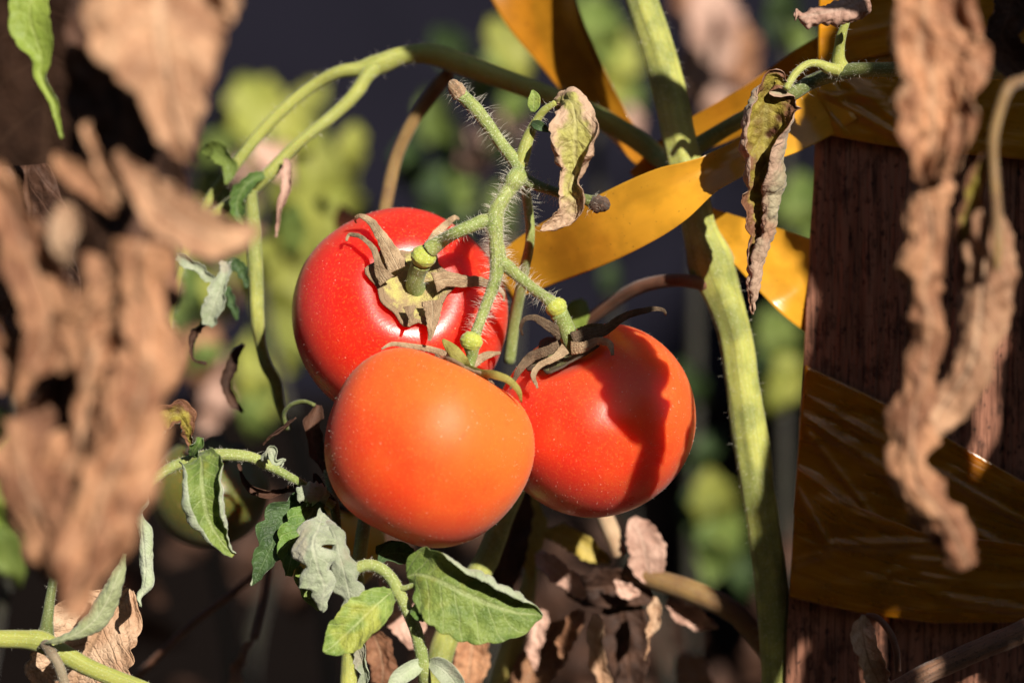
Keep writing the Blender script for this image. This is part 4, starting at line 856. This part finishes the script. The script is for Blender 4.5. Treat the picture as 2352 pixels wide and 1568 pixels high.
# withered shoot just left of the front tomato
ws = plant('withered_shoot', 'grey-green wilted shoot with ragged downy leaves under the left side of the front tomato', 'shoot', P(765, 1150, 0.0))
k_ws = [(752, 1080, 0.004, 9), (764, 1140, 0.0, 11), (768, 1160, -0.002, 12), (776, 1215, -0.003, 9), (786, 1270, -0.004, 9), (797, 1320, -0.005, 9), (806, 1400, 0.0, 9), (812, 1480, 0.004, 9)]
tube('stem', k_ws, 'stem_dark', ws, n=50, seg=12, seed=4)
hair(ws, [(k_ws, 160, 0.0018, 61)])
leaf('leaflet', [(742, 1180, -0.020, 12, .4), (734, 1206, -0.025, 34, -.3, -.5, 0), (722, 1246, -0.029, 50, -.9, -1.1, 14), (728, 1297, -0.030, 46, -.9, -1.0, -8), (744, 1345, -0.029, 36, -.8, -1.0, -14), (741, 1378, -0.028, 20, -.4), (738, 1402, -0.027, 4)], ['downy', 'leaf'], ws, seed=2.8, nu=30, nv=80, crumple=6, fine=2.4, serr=0.7, nserr=4, ruffle=9)
leaf('leaflet', [(752, 1196, -0.022, 8, -.5), (768, 1224, -0.026, 20, -1.2), (783, 1282, -0.028, 28, -1.0), (796, 1335, -0.028, 34, -.8), (804, 1372, -0.027, 28, -.6), (800, 1420, -0.026, 5)], ['downy', 'leaf'], ws, seed=3.8, nu=22, nv=60, crumple=5, fine=1.8, serr=0.45, nserr=4, ruffle=4)
leaf('leaflet', [(722, 1140, -0.002, 8, .6), (690, 1160, -0.006, 36, .9, .8, 0), (655, 1195, -0.008, 46, .9, .8, 8), (630, 1240, -0.010, 44, .9, 1.0, 8), (604, 1296, -0.010, 26, 1.2), (588, 1326, -0.010, 12, 1.4), (575, 1343, -0.010, 3, 1)], ['leaf_dark', 'leaf_under'], ws, seed=4.8, nu=26, nv=70, crumple=5, fine=1.5, serr=0.35, nserr=5, ruffle=5, roll=2.0)
leaf('leaflet', [(735, 1150, -0.004, 10, .5), (712, 1182, -0.009, 40, .8), (688, 1228, -0.011, 46, .9), (670, 1275, -0.012, 34, 1.0), (660, 1322, -0.012, 5, 1)], ['leaf', 'leaf_under'], ws, seed=5.8, nu=26, nv=60, crumple=6, fine=1.6, serr=0.35, nserr=5, ruffle=5, roll=2.0)
leaf('leaflet', [(752, 1150, -0.006, 8, -.4), (730, 1136, -0.011, 26, -1.0), (700, 1136, -0.013, 30, -1.2), (684, 1150, -0.013, 8, -1)], ['downy', 'leaf'], ws, seed=6.8, nu=20, nv=36, crumple=5, fine=2, serr=0.3, ruffle=4)
leaf('leaflet', [(686, 1300, -0.009, 5, .6), (692, 1330, -0.011, 18, 1.2), (708, 1365, -0.011, 18, 1.2), (735, 1400, -0.010, 4, 1)], ['leaf_lite', 'leaf_under'], ws, seed=7.8, nu=18, nv=36, crumple=3, ruffle=2)
leaf('leaflet', [(768, 1150, -0.002, 6, 1), (742, 1128, -0.006, 16, 1.5), (728, 1104, -0.006, 14, 1.5), (722, 1086, -0.006, 3)], ['dry_dark_shade', 'dry_dark_shade'], ws, seed=8.8, nu=16, nv=30, crumple=4)
leaf('leaflet', [(756, 1090, 0.012, 10, 1), (728, 1040, 0.012, 26, 1.4), (716, 980, 0.012, 26, 1.5), (730, 930, 0.014, 10, 1)], ['dry_dark_shade', 'dry_dark_shade'], ws, seed=9.8, nu=18, nv=40, crumple=6, fine=2, ruffle=4)
tube('tendril', [(660, 985, 0.02, 5), (652, 950, 0.018, 5), (668, 930, 0.016, 5), (700, 922, 0.014, 5), (722, 930, 0.012, 5)], 'stem_dark', ws, n=30, seg=8)

# lower shoot with the big green leaf
bs = plant('leafy_shoot', 'green shoot below the front tomato carrying two broad leaves and a tiny round one', 'shoot', P(980, 1568, -0.022))
Bd = -0.026
k_bs = [(792, 1345, Bd, 13), (800, 1322, Bd, 14), (820, 1304, Bd, 14), (849, 1297, Bd, 14), (880, 1309, Bd, 14), (903, 1334, Bd, 14), (914, 1356, Bd, 15), (936, 1402, Bd, 14), (954, 1443, Bd, 15), (965, 1485, Bd, 15), (972, 1530, Bd, 15), (978, 1600, Bd + .006, 16), (990, 1800, Bd + .02, 18)]
tube('stem', k_bs, 'stem', bs, n=70, seg=14, seed=5)
hair(bs, [(k_bs[:10], 190, 0.0013, 71), (k_bs[:11], 800, 0.0005, 72)])
tube('petiole', [(908, 1350, Bd, 8), (928, 1350, Bd - .001, 7), (948, 1343, Bd - .002, 6), (968, 1337, Bd - .003, 5)], 'stem', bs, n=16, seg=8)
leaf('leaflet', [(938, 1322, Bd - .001, 18, .3), (955, 1318, Bd - .003, 52, .25, .3, -8), (985, 1324, Bd - .005, 76, .2, 1.4, -6), (1035, 1346, Bd - .007, 100, .2, 2.7, -4), (1090, 1372, Bd - .007, 104, .25, 3.0, -4), (1145, 1394, Bd - .007, 88, .3, 3.0, -4), (1195, 1408, Bd - .006, 56, .5, 2.8, -4), (1230, 1410, Bd - .006, 26, 1.0, 2.0), (1246, 1414, Bd - .006, 6, 1)],
     ['leaf_lite', 'leaf_under'], bs, seed=2.6, nu=44, nv=110, crumple=5, fine=1.4, pleat=1.6, npleat=7, serr=0.07, ruffle=3, roll=2.0)
leaf('leaflet', [(902, 1357, Bd - .001, 6, .4), (888, 1368, Bd - .004, 26, .8, .5, 10), (860, 1394, Bd - .006, 46, .9, .8, 12), (825, 1428, Bd - .007, 54, .9, .9, 12), (788, 1462, Bd - .007, 46, .8, .8, 10), (760, 1486, Bd - .007, 24, .7), (743, 1496, Bd - .007, 5)],
     ['leaf_lite', 'leaf_under'], bs, seed=3.6, nu=32, nv=70, crumple=4, fine=1.2, pleat=2.2, npleat=6, serr=0.06, ruffle=3, roll=1.6)
leaf('leaflet', [(948, 1392, Bd - .002, 5, .5), (956, 1400, Bd - .004, 17, .8), (967, 1412, Bd - .005, 17, .9), (974, 1426, Bd - .004, 4)], ['leaf', 'leaf_under'], bs, seed=4.6, nu=16, nv=20, crumple=1)
leaf('leaflet', [(872, 1298, Bd + .004, 5, .6), (880, 1280, Bd + .006, 16, .8, .6, 0), (905, 1268, Bd + .008, 30, .8), (935, 1272, Bd + .009, 24, .8), (958, 1278, Bd + .009, 5)], ['leaf_dark', 'leaf_under'], bs, seed=5.6, nu=20, nv=36, crumple=3)
leaf('leaflet', [(862, 1262, Bd + .008, 10, .6), (895, 1262, Bd + .010, 26, .8), (950, 1270, Bd + .011, 10)], ['leaf_dark', 'leaf_dark'], bs, seed=6.6, nu=20, nv=30, crumple=3)
leaf('leaflet', [(972, 1520, Bd, 8, .6), (950, 1532, Bd - .002, 22, .9), (920, 1552, Bd - .003, 24, 1.0), (890, 1590, Bd - .003, 5)], ['leaf_under', 'leaf'], bs, seed=7.6, nu=20, nv=36, crumple=3)
leaf('leaflet', [(985, 1520, Bd, 8, .6), (1010, 1530, Bd - .002, 26, .9), (1040, 1560, Bd - .002, 30, .9), (1060, 1620, Bd - .002, 5)], ['downy', 'leaf'], bs, seed=8.6, nu=20, nv=36, crumple=4)
dryleaf('pale curled leaf tip hanging under the left broad leaf',
        [(808, 1450, -0.012, 10, 1), (818, 1480, -0.014, 26, 1.5), (832, 1520, -0.014, 28, 1.8), (836, 1560, -0.014, 20, 1.8), (842, 1610, -0.014, 4)], ('downy', 'leaf_under'), seed=4.9, nv=50, nu=20, crumple=5, name='withered_leaf', cat='leaf')

# yellow-green stem in the lower left corner
ll = plant('tomato_shoot', 'yellow-green stem crossing the bottom left corner with a rolled half-dry leaf', 'stem', P(100, 1470, -0.024))
E = -0.024
k_ll = [(-120, 1462, E, 20), (0, 1467, E, 21), (54, 1468, E, 22), (96, 1473, E, 26), (134, 1494, E, 23), (199, 1530, E, 21), (308, 1574, E, 20), (460, 1640, E + .004, 20), (640, 1760, E + .01, 20)]
tube('stem', k_ll, 'stem_yel', ll, n=60, seg=16, seed=2)
k_ll2 = [(104, 1468, E + .002, 22), (108, 1430, E + .004, 15), (114, 1380, E + .006, 12), (122, 1330, E + .008, 11), (130, 1260, E + .01, 10)]
tube('petiole', k_ll2, 'stem_dark', ll, n=30, seg=12, seed=3)
k_ll3 = [(102, 1478, E - .004, 13), (116, 1496, E - .006, 13), (134, 1526, E - .007, 12), (148, 1570, E - .007, 12), (156, 1620, E - .006, 11)]
tube('petiole', k_ll3, 'stem_grey', ll, n=30, seg=12, seed=4, bumpy=0.12)
hair(ll, [(k_ll, 260, 0.001, 81), (k_ll2, 80, 0.001, 82), (k_ll3, 120, 0.0012, 83)])
leaf('withered_leaf', [(100, 1478, E - .006, 5, -2), (116, 1474, E - .008, 11, -2.2), (145, 1466, E - .009, 15, -2.2), (180, 1452, E - .010, 25, -1.8), (215, 1426, E - .010, 34, -1.5), (244, 1384, E - .010, 33, -1.3), (266, 1335, E - .010, 20, -1.2), (280, 1298, E - .009, 10, -1.0), (288, 1272, E - .009, 3, -1)],
     ['roll_dry', 'leaf'], ll, seed=3.5, nu=26, nv=80, crumple=3, fine=1.6, pleat=0.7, npleat=14)
dryleaf('broad pale tan leaf with dark veins behind the yellow-green stem',
        [(296, 1352, 0.0, 14, .4), (272, 1392, -0.002, 62, .5, .4, 0), (232, 1440, -0.004, 104, .4, .5, 6), (196, 1510, -0.004, 118, .5, .5, 6), (165, 1590, -0.002, 108, .5), (140, 1700, 0.0, 30)],
        ('dry_pale', 'dry_pale'), seed=8.1, nu=40, nv=90, crumple=6, fine=0.8, pleat=5, npleat=6, serr=0.12, ruffle=6)

# ------------------------------------------------------------------ fruit and stems behind
tg = tomato('unripe green tomato with shade put in its colour behind the left leafy shoot', 478, 1132, 0.085, 136, (0.1, 0.9, 0.3), mt_green_shade, 1.0, cat='tomato', detail=False)
cg = calyx(tg, 'calyx_dark', 0.4, 0.3, 0.3)
ty = tomato('yellow tomato half hidden behind the front tomato and wilted shoot', 762, 1248, 0.062, 122, (0.2, 0.9, 0.2), mt_yel, 2.0, cat='tomato', detail=False)
calyx(ty, 'calyx_dark', 0.4, 0.3, 0.9)
def bgstem(label, keys, m, name='stem', cat='stem', seed=0, n=50):
    o = tube(name, keys, m, None, n=n, seg=14, bumpy=0.05, seed=seed, ridge=0.02)
    return tag(o, label, cat)
bgstem('upright bright green stem left of the two broad leaves', [(838, 1190, 0.012, 15), (832, 1230, 0.01, 16), (824, 1300, 0.008, 17), (814, 1400, 0.006, 17), (803, 1490, 0.006, 18), (800, 1580, 0.006, 20), (806, 2000, 0.012, 20), (815, 3700, 0.03, 22)], 'stem_pale', seed=1)
k_th = [(1210, 1050, 0.05, 22), (1180, 1130, 0.045, 24), (1152, 1195, 0.04, 25), (1116, 1290, 0.036, 28), (1072, 1360, 0.034, 28), (1040, 1425, 0.033, 29), (1005, 1530, 0.032, 30), (985, 1640, 0.032, 30), (960, 2100, 0.04, 32), (950, 3700, 0.05, 34)]
bgstem('thick pale green stem slanting down behind the broad leaf', k_th, 'stem_pale', seed=2)
bgstem('yellowed stem below the yellow leaf, left of the dried clump', [(1224, 1290, 0.075, 14), (1216, 1340, 0.075, 18), (1196, 1420, 0.075, 24), (1168, 1510, 0.075, 27), (1146, 1600, 0.075, 28), (1120, 2000, 0.08, 28), (1110, 3400, 0.10, 30)], 'stem_gold', seed=3)
bgstem('olive brown stem running from the dried clump towards the post', [(1440, 1310, 0.061, 22), (1505, 1330, 0.058, 24), (1606, 1364, 0.054, 27), (1692, 1408, 0.051, 26), (1752, 1478, 0.048, 24), (1830, 1600, 0.048, 24), (1900, 2000, 0.054, 26), (1960, 3400, 0.068, 28)], 'stem_brown', seed=4)
bgstem('blunt dry tan stalk poking up out of the dried clump', [(1368, 1100, 0.068, 20), (1390, 1186, 0.065, 20), (1408, 1230, 0.061, 20), (1426, 1275, 0.060, 19)], 'stem_tan', seed=5, n=24)
bgstem('thin dark twig slanting through the shade at the lower left', [(690, 1180, 0.10, 8), (616, 1290, 0.10, 8), (530, 1365, 0.10, 9), (446, 1427, 0.10, 9), (360, 1510, 0.10, 9), (250, 1620, 0.11, 10), (100, 2000, 0.12, 10), (60, 3300, 0.13, 10)], 'stem_rust', name='twig', cat='twig', seed=6)
dryleaf('thin brown hanging leaf on a drooping stalk in the lower left shade',
        [(580, 1470, 0.09, 10, 1.5), (560, 1500, 0.088, 22, 1.8), (545, 1540, 0.088, 26, 1.6), (535, 1590, 0.088, 8)], ('dry_pink', 'dry'), seed=2.9, nv=30, nu=18, crumple=5, petiole=[(625, 1270, 0.10, 8), (614, 1330, 0.098, 9), (600, 1400, 0.094, 9), (584, 1465, 0.09, 9)], pm_='stem_rust')
dryleaf('pale yellow leaf drooping beneath the right tomato',
        [(1228, 1110, 0.07, 10, .5), (1222, 1160, 0.07, 22, .6), (1224, 1210, 0.07, 36, .6), (1212, 1262, 0.07, 34, .7), (1216, 1300, 0.072, 16, .8), (1220, 1335, 0.074, 5)], ('yellow_leaf', 'yellow_leaf'), seed=1.7, name='yellow_leaf', cat='leaf', nv=40, nu=20, crumple=5)
CL = 'withered leaves of the dried clump under the right tomato'
clump = [
 ('dark brown leaf left of the pale yellow leaf', [(1190, 1090, 0.061, 20), (1180, 1180, 0.061, 44), (1165, 1260, 0.061, 46), (1150, 1350, 0.061, 30), (1140, 1420, 0.061, 6)], 'dry_dark_shade'),
 ('rounded pinkish leaf standing up at the right of the dried clump', [(1452, 1190, 0.058, 10), (1470, 1225, 0.056, 38, .6), (1484, 1275, 0.056, 46, .6), (1492, 1318, 0.057, 32, .7), (1500, 1345, 0.058, 6)], 'dry_pink'),
 ('small tan leaf hanging from the olive brown stem', [(1500, 1370, 0.048, 6, 1), (1500, 1400, 0.048, 19, 1), (1494, 1445, 0.048, 17, 1.2), (1488, 1480, 0.048, 7, 1.4), (1480, 1515, 0.048, 3)], 'dry_pale'),
 ('pinkish leaf strip slanting between the yellow leaf and the clump centre', [(1236, 1268, 0.058, 10), (1262, 1298, 0.056, 30, .8), (1310, 1334, 0.056, 30, .8), (1345, 1372, 0.056, 8)], 'dry_pink'),
 ('mustard coloured leaf above the clump centre', [(1250, 1220, 0.068, 10), (1300, 1232, 0.068, 30, .6), (1350, 1262, 0.068, 28, .6), (1400, 1290, 0.068, 8)], 'yellow_leaf'),
 ('orange-tan leaf hanging low at the left of the clump', [(1338, 1400, 0.058, 8), (1320, 1428, 0.056, 26, .9), (1300, 1470, 0.056, 22, 1), (1288, 1510, 0.056, 5)], 'dry'),
 ('whitish twisted leaf hanging at the bottom middle of the clump', [(1362, 1410, 0.054, 8, .9), (1368, 1445, 0.053, 28, 1.2), (1366, 1490, 0.053, 32, 1.4), (1380, 1540, 0.053, 30, 1.2), (1392, 1600, 0.054, 8)], 'dry_pale'),
 ('brown leaf fold in the middle of the clump', [(1300, 1350, 0.061, 20, .5), (1360, 1350, 0.061, 46, .6), (1430, 1345, 0.061, 50, .7), (1500, 1380, 0.061, 10)], 'dry_dark_shade'),
 ('dark leaf hanging behind the whitish twisted leaf', [(1420, 1350, 0.065, 20), (1432, 1420, 0.065, 54, .5), (1440, 1500, 0.065, 54, .6), (1450, 1600, 0.065, 20)], 'dry_dark_shade'),
 ('small pinkish leaf in the hollow of the clump', [(1412, 1330, 0.054, 6), (1438, 1356, 0.054, 18, .7), (1470, 1362, 0.054, 5)], 'dry_pink'),
 ('pinkish leaf below the olive brown stem', [(1530, 1380, 0.061, 10), (1570, 1405, 0.061, 26, .7), (1610, 1425, 0.061, 24, .7), (1650, 1440, 0.061, 5)], 'dry_pink'),
 ('large brown leaf at the lower left of the clump', [(1330, 1420, 0.071, 14), (1280, 1470, 0.071, 44, .6), (1230, 1530, 0.071, 50, .6), (1180, 1600, 0.071, 20)], 'dry'),
 ('pinkish tan leaf behind the two broad leaves', [(880, 1310, 0.035, 10), (905, 1360, 0.035, 42, .5), (935, 1420, 0.035, 48, .6), (950, 1490, 0.035, 10)], 'dry_pink'),
 ('orange-tan leaf low between the bright green stem and the shoot', [(850, 1440, 0.035, 10), (872, 1490, 0.035, 34, .6), (880, 1540, 0.035, 34, .7), (870, 1610, 0.035, 8)], 'dry'),
 ('brown leaf between the thick pale stem and the yellowed stem', [(1100, 1400, 0.054, 10), (1090, 1450, 0.054, 40, .6), (1080, 1520, 0.054, 44, .6), (1070, 1610, 0.054, 10)], 'dry'),
 ('pinkish brown leaf right of the broad leaf tip', [(1250, 1400, 0.061, 10), (1235, 1440, 0.061, 26, .7), (1225, 1490, 0.061, 24, .9), (1230, 1540, 0.061, 4)], 'dry_pink'),
 ('blurred tan leaf at the bottom right of the clump', [(1560, 1500, 0.160, 14), (1590, 1545, 0.160, 44, .5), (1610, 1610, 0.160, 40, .5)], 'dry'),
]
for i, (lb, ks, mm) in enumerate(clump):
    under = {'dry_dark_shade': 'dry_dark_shade', 'dry_pink': 'dry_pink', 'yellow_leaf': 'yellow_leaf'}.get(mm, 'dry_under')
    t = dryleaf(lb, ks, (mm, under), seed=i * 1.37, nu=22, nv=44, crumple=8, fine=2.5, ruffle=5)
    t['group'] = CL

# ------------------------------------------------------------------ background plants, out of focus
def bgplant(label, stem, leaves, seed, sm='stem_shade'):
    rnd = random.Random(seed)
    t = plant('tomato_plant', label, 'plant', P(*stem[-1][:3]))
    stem = [stem[0]] + [(x + rnd.uniform(-60, 60) + (90 if seed % 2 else -90) * (y > 1200), y, d, r) for x, y, d, r in stem[1:]]
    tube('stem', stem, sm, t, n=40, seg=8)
    for i, (px, py, dep, size, mm, ang) in enumerate(leaves):
        a = R(ang); dx, dy = math.sin(a) * size, math.cos(a) * size
        tw = rnd.uniform(-25, 25); c = rnd.uniform(.2, .7); b = rnd.uniform(-.02, .02)
        ks = [(px - dx, py - dy, dep, size * .06, c, c, tw), (px - dx * .55, py - dy * .55, dep - .004, size * .42, c, c, tw), (px, py, dep - .006 + b * .3, size * .55, c, c, tw), (px + dx * .5, py + dy * .5, dep - .002, size * .36, c, c, tw), (px + dx, py + dy, dep + .006 + b, size * .04, c, c, tw)]
        leaf('leaf', ks, [mm, mm if mm.startswith('dry') else 'bg_green'], t, seed=seed + i, nu=14, nv=24, crumple=size * .05, ruffle=size * .06, serr=0.25, nserr=5)
    return t
def scatter(n, x0, x1, y0, y1, d0, d1, s0, s1, mats, seed):
    rnd = random.Random(seed)
    return [(rnd.uniform(x0, x1), rnd.uniform(y0, y1), rnd.uniform(d0, d1), rnd.uniform(s0, s1), rnd.choice(mats), rnd.uniform(-70, 70)) for _ in range(n)]
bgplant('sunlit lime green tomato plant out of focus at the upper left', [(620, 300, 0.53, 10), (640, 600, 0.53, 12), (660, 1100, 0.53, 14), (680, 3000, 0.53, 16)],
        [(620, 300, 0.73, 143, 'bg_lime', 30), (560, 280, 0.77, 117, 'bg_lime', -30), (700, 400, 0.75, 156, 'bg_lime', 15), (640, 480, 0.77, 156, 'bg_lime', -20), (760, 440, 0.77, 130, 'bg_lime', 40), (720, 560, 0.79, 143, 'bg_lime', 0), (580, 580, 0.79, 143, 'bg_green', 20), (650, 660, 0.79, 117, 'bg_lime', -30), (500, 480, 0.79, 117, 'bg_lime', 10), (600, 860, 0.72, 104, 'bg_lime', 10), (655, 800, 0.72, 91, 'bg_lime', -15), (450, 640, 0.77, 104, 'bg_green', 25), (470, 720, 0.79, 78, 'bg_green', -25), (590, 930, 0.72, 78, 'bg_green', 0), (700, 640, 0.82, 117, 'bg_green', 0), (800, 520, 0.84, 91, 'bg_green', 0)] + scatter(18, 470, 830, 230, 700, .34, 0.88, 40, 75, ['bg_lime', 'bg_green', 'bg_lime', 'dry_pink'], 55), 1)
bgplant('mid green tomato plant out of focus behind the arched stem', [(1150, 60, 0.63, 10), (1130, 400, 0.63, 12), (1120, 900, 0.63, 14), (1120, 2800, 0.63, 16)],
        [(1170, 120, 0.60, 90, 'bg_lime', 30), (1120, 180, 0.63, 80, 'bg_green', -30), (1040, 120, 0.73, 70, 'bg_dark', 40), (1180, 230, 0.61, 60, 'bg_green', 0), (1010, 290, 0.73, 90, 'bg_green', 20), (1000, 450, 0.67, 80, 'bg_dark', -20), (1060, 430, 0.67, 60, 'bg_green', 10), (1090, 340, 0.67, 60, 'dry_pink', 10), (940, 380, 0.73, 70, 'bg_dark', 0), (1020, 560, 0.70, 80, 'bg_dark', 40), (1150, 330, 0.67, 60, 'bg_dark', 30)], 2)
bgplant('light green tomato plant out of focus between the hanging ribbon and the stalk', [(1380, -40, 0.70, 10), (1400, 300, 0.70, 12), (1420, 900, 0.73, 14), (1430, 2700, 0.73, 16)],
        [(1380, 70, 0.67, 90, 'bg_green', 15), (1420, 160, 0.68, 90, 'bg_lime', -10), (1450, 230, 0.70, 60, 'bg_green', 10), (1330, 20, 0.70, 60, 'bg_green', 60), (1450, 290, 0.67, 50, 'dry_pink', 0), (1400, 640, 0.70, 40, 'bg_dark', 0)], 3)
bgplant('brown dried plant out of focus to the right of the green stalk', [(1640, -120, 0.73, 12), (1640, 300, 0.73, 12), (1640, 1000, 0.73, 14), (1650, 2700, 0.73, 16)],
        [(1640, 60, 0.70, 120, 'dry_pink', 10), (1600, 160, 0.72, 90, 'dry_pink', -10), (1690, 120, 0.72, 100, 'dry', 20), (1650, 230, 0.73, 70, 'dry_pink', 0), (1590, 20, 0.73, 80, 'dry', 0)], 4, 'stem_shade')
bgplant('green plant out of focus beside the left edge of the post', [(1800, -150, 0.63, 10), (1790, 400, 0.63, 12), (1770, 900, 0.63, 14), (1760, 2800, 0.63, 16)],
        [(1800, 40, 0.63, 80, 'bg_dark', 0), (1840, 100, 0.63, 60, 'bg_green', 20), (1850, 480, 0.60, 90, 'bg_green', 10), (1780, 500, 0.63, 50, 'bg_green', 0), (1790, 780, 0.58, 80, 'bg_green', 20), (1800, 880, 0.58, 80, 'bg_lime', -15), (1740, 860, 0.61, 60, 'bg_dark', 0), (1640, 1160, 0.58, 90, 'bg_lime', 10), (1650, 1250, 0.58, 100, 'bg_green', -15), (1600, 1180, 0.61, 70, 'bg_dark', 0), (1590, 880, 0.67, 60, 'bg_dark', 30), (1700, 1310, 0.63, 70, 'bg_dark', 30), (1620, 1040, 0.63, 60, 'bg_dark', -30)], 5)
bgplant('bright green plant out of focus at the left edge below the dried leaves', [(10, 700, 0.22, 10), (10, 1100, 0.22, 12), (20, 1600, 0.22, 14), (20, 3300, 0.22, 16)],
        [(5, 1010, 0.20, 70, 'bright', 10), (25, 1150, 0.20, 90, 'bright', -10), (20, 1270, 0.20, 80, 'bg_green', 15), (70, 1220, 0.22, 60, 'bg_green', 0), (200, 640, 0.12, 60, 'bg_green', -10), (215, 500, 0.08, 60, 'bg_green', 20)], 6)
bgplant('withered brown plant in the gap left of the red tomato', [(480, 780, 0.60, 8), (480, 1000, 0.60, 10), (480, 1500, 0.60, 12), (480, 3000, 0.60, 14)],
        [(480, 840, 0.58, 80, 'dry_pink', 10), (490, 930, 0.58, 70, 'dry_pink', -20), (800, 520, 0.22, 50, 'dry', 20), (430, 960, 0.60, 60, 'dry_dark_shade', 0)] + scatter(9, 380, 620, 620, 1010, .5, .8, 40, 80, ['dry_pink', 'dry', 'bg_green'], 57) + scatter(8, 950, 1200, 300, 620, .6, .9, 40, 80, ['dry_pink', 'bg_green', 'bg_dark'], 58), 7, 'stem_shade')
bgplant('withered plant coloured dark for shade along the foot of the wall', [(700, 1100, 0.88, 10), (720, 1400, 0.88, 12), (740, 2700, 0.88, 14)],
        scatter(26, 250, 1250, 1180, 1700, .45, 1.22, 60, 110, ['dry_dark_shade'], 88), 8, 'stem_shade')  # dark leaf and stem colours imitate shade here
bgplant('withered plant coloured dark for shade behind the dried clump', [(1400, 1100, 0.88, 10), (1420, 1400, 0.88, 12), (1440, 2700, 0.88, 14)],
        scatter(20, 1250, 1850, 1250, 1700, .3, 1.05, 60, 110, ['dry_dark_shade'], 89), 9, 'stem_shade')  # shade behind the clump is put into these dark colours

dryleaf('long dried leaf added above the picture to shade the arched stem', [(1740, -1100, -.13, 12), (1850, -1068, -.13, 75, .3), (2080, -990, -.13, 95, .3), (2300, -900, -.13, 95, .3), (2540, -800, -.13, 85, .3), (2690, -700, -.13, 12)], seed=1.5, crumple=6)  # unseen leaf, put here to cast shade on the arched stem

# ------------------------------------------------------------------ unseen plant added beside the camera to shade the post
def shade_plant():
    rnd = random.Random(12)
    base = np.array((0.27, -0.30, 0.0))
    t = plant('tomato_plant', 'bushy tomato plant added out of view to the right to shade the post', 'plant', base)
    def inv(p):                                        # world point -> (px, py, dep) for the leaf builder
        dep = p[1]; s = S(dep); return (p[0] / s + 1176, 784 - (p[2] - ZC) / s, dep)
    tube('stem', [(*inv(base + np.array((0, 0, z))), 60) for z in (0.0, 0.15, 0.3, 0.45, 0.6)], 'stem', t, n=30, seg=10)
    pts = []
    for k in range(60):
        gx = 0.008 + rnd.random() ** 1.2 * 0.11; gz = rnd.uniform(-0.10, 0.12); y = rnd.uniform(-0.36, -0.24)
        # (gx, gz): where on the post the leaf's shadow falls, measured from the post's left edge
        post = P(1862, 784, PD); x0 = post[0] + gx + (gz) * 0.057
        if gz > 0.052: x0 += 0.014
        tt_ = (PD - y) / 0.84
        pts.append(np.array((x0 + 0.36 * tt_ - 0.006, y, ZC + gz + 0.40 * tt_)))
    for p in pts:
        L = rnd.uniform(0.035, 0.05); ang = rnd.uniform(-0.5, 0.5)
        d = np.array((math.sin(ang) * 0.4, rnd.uniform(-.15, .15), -1.0)); d = unit(d)
        ks = [(*inv(p - d * L), 8, .3, .3, 30), (*inv(p - d * L * .5), 180, .3, .3, 30), (*inv(p), 230, .3, .3, 30), (*inv(p + d * L * .55), 150, .3, .3, 30), (*inv(p + d * L), 8, .3, .3, 30)]
        leaf('leaf', ks, ['leaf', 'leaf_under'], t, seed=rnd.random() * 20, nu=12, nv=20, crumple=10, serr=0.2)
shade_plant()

# ------------------------------------------------------------------ unseen leafy screens added behind the viewpoint to cut sky fill, clear of the sun
def sky_screen(label, x0, x1, y0, y1, h, seed):
    V, F = [], []; nx, nz = 70, 34
    t = thing('sky_screen', label, 'sky_screen', ((x0 + x1) / 2, (y0 + y1) / 2, 0))
    L = math.hypot(x1 - x0, y1 - y0); ux, uy = (x1 - x0) / L, (y1 - y0) / L
    prof = [(-0.4, 0.0), (-0.42, h * 0.5), (-0.36, h * 0.9), (-0.2, h), (0.2, h), (0.36, h * 0.9), (0.42, h * 0.5), (0.4, 0.0)]
    pr = hermite([(a, b, 0) for a, b in prof], nz)
    for i in range(nx + 1):
        for j in range(nz + 1):
            p = np.array((x0 + (x1 - x0) * i / nx - uy * pr[j][0], y0 + (y1 - y0) * i / nx + ux * pr[j][0], pr[j][1]))
            V.append(p + 0.12 * np.array((n3(*(p * 2.1 + seed)), n3(*(p * 2.3 - seed)), 0.5 * n3(*(p * 1.7 + 2 * seed)))))
    for i in range(nx):
        for j in range(nz):
            b = i * (nz + 1) + j; F.append((b, b + 1, b + nz + 2, b + nz + 1))
    emit('branches', V, F, M['bg_dark'], t, uv=[(0.5, 0.5)] * len(V))
    rnd = random.Random(seed); LV, LF = [], []
    for _ in range(9000):
        p = V[rnd.randrange(len(V))] + np.array([rnd.gauss(0, .06) for _ in range(3)]); a = unit(np.array([rnd.gauss(0, 1) for _ in range(3)])); b = unit(np.cross(a, np.array((0.2, 0.4, 0.9)))); k = len(LV); q = rnd.uniform(.03, .06)
        LV += [p - a * q, p + b * q * .5, p + a * q, p - b * q * .5]; LF.append((k, k + 1, k + 2, k + 3))
    tag(emit('foliage', LV, LF, M['bg_dark'], t, uv=[(0.5, 0.5)] * len(LV)), kind='stuff')
sky_screen('tall dark leafy screen added unseen behind the viewpoint on the left to block sky light', -7, 0.7, -3.6, -3.6, 3.2, 3)
sky_screen('tall dark leafy screen added unseen behind the viewpoint on the right to block sky light', 2.6, 7, -3.6, -3.6, 3.0, 5)
sky_screen('low dark leafy screen added unseen in the gap between the two tall ones, leaving the sun clear', 0.9, 2.4, -3.9, -3.9, 1.4, 7)
